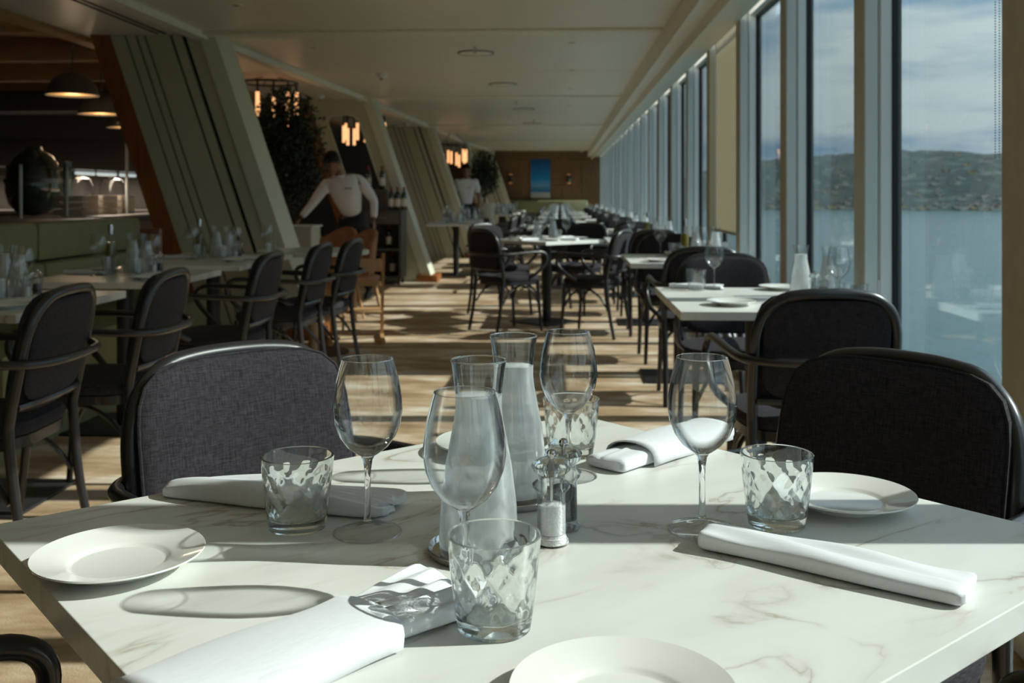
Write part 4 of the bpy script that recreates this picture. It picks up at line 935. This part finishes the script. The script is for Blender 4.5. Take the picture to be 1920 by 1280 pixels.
def person(lb,loc,J,hands,headd,sleeve='long',k=1.0):
    p=thing('person',lb,'person',loc)
    b={}
    for n_,(x,y,z_) in J.items(): b[n_]=Vector((x,y,z_))
    lerp=lambda a,c_,t_: b[a].lerp(b[c_],t_)
    JB={'pelvis':(b['pelvis'],.08),'waist':(b['waist'],(.075,.065)),'chest':(b['chest'],(.08,.07)),'neck0':(b['neck0'],.052),'neck1':(b['neck1'],.048)}
    E=[('pelvis','waist'),('waist','chest'),('chest','neck0'),('neck0','neck1')]
    for s_ in 'LR':
        JB['sh'+s_]=(b['sh'+s_],.040); JB['el'+s_]=(b['el'+s_],.036); JB['wr'+s_]=(b['wr'+s_],.025)
        E+=[('chest','sh'+s_),('sh'+s_,'el'+s_),('el'+s_,'wr'+s_)]
        JB['hip'+s_]=(b['hip'+s_],.082); JB['kn'+s_]=(b['kn'+s_],.054); JB['an'+s_]=(b['an'+s_],.036)
        E+=[('pelvis','hip'+s_),('hip'+s_,'kn'+s_),('kn'+s_,'an'+s_)]
    body=skin_obj('body',JB,E,'skin',p)
    SJ={'hem':(lerp('pelvis','waist',.15),(.138,.115)),'waist':(b['waist'],(.128,.105)),'chest':(b['chest'],(.158,.125)),'neck0':(lerp('chest','neck0',.85),.078)}
    SE=[('hem','waist'),('waist','chest'),('chest','neck0')]
    for s_ in 'LR':
        SJ['sh'+s_]=(b['sh'+s_],.078); SE.append(('chest','sh'+s_))
        if sleeve=='long': SJ['el'+s_]=(b['el'+s_],.050); SJ['wr'+s_]=(lerp('el'+s_,'wr'+s_,.93),.038); SE+=[('sh'+s_,'el'+s_),('el'+s_,'wr'+s_)]
        else: SJ['up'+s_]=(lerp('sh'+s_,'el'+s_,.8),.058); SE.append(('sh'+s_,'up'+s_))
    skin_obj('shirt',SJ,SE,'shirt',p)
    TJ={'pelvis':(b['pelvis'],(.145,.12)),'top':(lerp('pelvis','waist',.6),(.15,.126))}; TE=[('pelvis','top')]
    for s_ in 'LR': TJ['hip'+s_]=(b['hip'+s_],.098); TJ['kn'+s_]=(b['kn'+s_],.072); TJ['an'+s_]=(b['an'+s_],.056); TE+=[('pelvis','hip'+s_),('hip'+s_,'kn'+s_),('kn'+s_,'an'+s_)]
    skin_obj('trousers',TJ,TE,'trousers',p)
    # collar
    n0=b['neck0']; MB().tube([n0+Vector((.058*math.cos(a),.052*math.sin(a)-.005,-.002+.012*math.sin(a))) for a in [2*PI*i/20 for i in range(20)]],.014,8,closed=True).obj('collar','shirt',p)
    c_=b['chest']; MB().box((c_.x+.03,c_.y-.135,c_.z-.01),(c_.x+.11,c_.y-.128,c_.z+.0)).obj('pocket_edge','blue_steel',p,smooth=False)
    for s_ in 'LR':
        a=b['an'+s_]; MB().loft([[(a.x+.045*math.cos(t_)*q[1],a.y-.055+q[2]+.12*math.sin(t_)*q[1],q[0]) for t_ in [2*PI*i/16 for i in range(16)]] for q in ((0,1,0),(.03,1.03,0),(.06,.85,.01),(.09,.5,.04))]).obj('shoe','black_frame',p)
    head(p,*headd)
    for (pt_,d,sd_,spd) in hands: hand(p,pt_,d,sd_,spd)
    return p
# leaning waiter, about 11 m away, local frame: x right, -y towards the camera
J=dict(pelvis=(.02,.05,.90),waist=(-.01,-.02,1.03),chest=(-.05,-.12,1.23),neck0=(-.09,-.20,1.365),neck1=(-.115,-.25,1.42),
 shL=(.135,-.13,1.31),elL=(.27,-.05,1.09),wrL=(.28,-.12,.88),shR=(-.24,-.16,1.27),elR=(-.385,-.22,1.05),wrR=(-.50,-.28,.90),
 hipL=(.11,.06,.83),knL=(.15,.05,.47),anL=(.18,.12,.08),hipR=(-.09,.05,.83),knR=(-.12,.02,.47),anR=(-.12,.10,.08))
person('waiter in white long-sleeved shirt and black trousers leaning over to reach down left',(-2.33,11.15,0),J,
 [((.28,-.125,.87),(.02,-.1,-1),-1,(0,1,0)),((-.505,-.283,.89),(-.6,-.2,-1),1,(0,1,0))],((-.145,-.30,1.50),(-.45,-.75,-.55),(-.1,-.35,1)))
J=dict(pelvis=(0,0,.93),waist=(0,0,1.07),chest=(0,-.01,1.30),neck0=(0,-.01,1.46),neck1=(0,-.02,1.53),
 shL=(.185,0,1.40),elL=(.24,.0,1.13),wrL=(.25,-.08,.90),shR=(-.185,0,1.40),elR=(-.24,.0,1.13),wrR=(-.24,-.08,.90),
 hipL=(.09,0,.86),knL=(.10,-.01,.48),anL=(.11,.02,.08),hipR=(-.09,0,.86),knR=(-.10,-.01,.48),anR=(-.11,.02,.08))
person('waiter in white short-sleeved shirt standing beside the far olive tree',(-1.78,19.1,0),J,
 [((.25,-.085,.89),(0,-.1,-1),-1,(0,1,0)),((-.24,-.085,.89),(0,-.1,-1),1,(0,1,0))],((0,-.04,1.62),(0.05,-1,-.12),(0,0,1)),'short')

# ------------------------------------------------------------------ ceiling fittings
def speaker(x,y,lb,r_=.16):
    s_=thing('ceiling_speaker',lb,'speaker',(x,y,CH))
    MB().lathe([(0,-.012),(r_*.9,-.012),(r_,-.006),(r_,0),(0,0)],40).obj('grille','ceiling_trim',s_)
    MB().tube([(r_*math.cos(2*PI*i/40),r_*math.sin(2*PI*i/40),-.008) for i in range(40)],.005,6,closed=True).obj('ring','dark_grey',s_)
for x,y,lb in ((-.76,9.07,'round ceiling speaker nearest the camera'),(-.66,11.64,'round ceiling speaker, second one'),(-.54,15.0,'round ceiling speaker, third one'),(-.5,18.0,'round ceiling speaker, farthest one')): speaker(x,y,lb)
for x,y,lb in ((-.74,8.75,'small brass sprinkler beside the nearest ceiling speaker'),(-.60,13.8,'small brass sprinkler beyond the second ceiling speaker'),(-.45,17.2,'small brass sprinkler at the far ceiling')):
    s_=thing('sprinkler',lb,'sprinkler',(x,y,CH)); MB().lathe([(0,-.05),(.018,-.05),(.018,-.046),(.006,-.04),(.006,-.012),(.02,-.008),(.02,0),(0,0)],14).obj('head','chrome',s_)
def downlight(x,y,lb):
    s_=thing('downlight',lb,'downlight',(x,y,CH)); MB().lathe([(.028,-.002),(.045,-.006),(.048,0),(0,0)],28).obj('trim_ring','ceiling_trim',s_); MB().lathe([(0,-.002),(.03,-.002),(.03,-.0005),(0,-.0005)],20).obj('lens','plastic_dark',s_)
for i,(x,y,lb) in enumerate(((-2.2,6.75,'recessed downlight near the top left of the ceiling'),(-2.15,8.7,'recessed downlight just past the first ceiling batten at left'),(-2.05,12.3,'recessed downlight before the second batten at left'),(.09,6.6,'recessed downlight at the top centre edge'),(.1,8.53,'first recessed downlight of the right ceiling row'),(.12,10.4,'second recessed downlight of the right ceiling row'),(.12,12.2,'third recessed downlight of the right ceiling row'),(.12,14.5,'fourth recessed downlight of the right ceiling row'),(.12,17,'fifth recessed downlight of the right ceiling row'))): downlight(x,y,lb)
for x,y,lb in ((-1.89,10.6,'white smoke detector in the middle of the ceiling'),(-3.1,12.9,'white smoke detector above the potted tree'),(-2.75,17.9,'white smoke detector above the third partition'),(.62,28.9,'white smoke detector near the far right corner')):
    s_=thing('smoke_detector',lb,'smoke detector',(x,y,CH)); MB().lathe([(0,-.055),(.03,-.055),(.045,-.04),(.06,-.025),(.065,0),(0,0)],28).obj('body','plastic_white',s_); MB().lathe([(0,-.068),(.012,-.066),(.022,-.055),(0,-.055)],16).obj('sensor','plastic_dark',s_)

sun.cycles.is_caustics_light=True
for o in COL.objects:
    if o.type=='MESH' and o.data.materials and o.data.materials[0].name in('solid_glass','stem_glass'): o.cycles.is_caustics_caster=True
    if o.type=='MESH' and o.name.startswith(('tabletop','cloth','flap','side_plate')): o.cycles.is_caustics_receiver=True
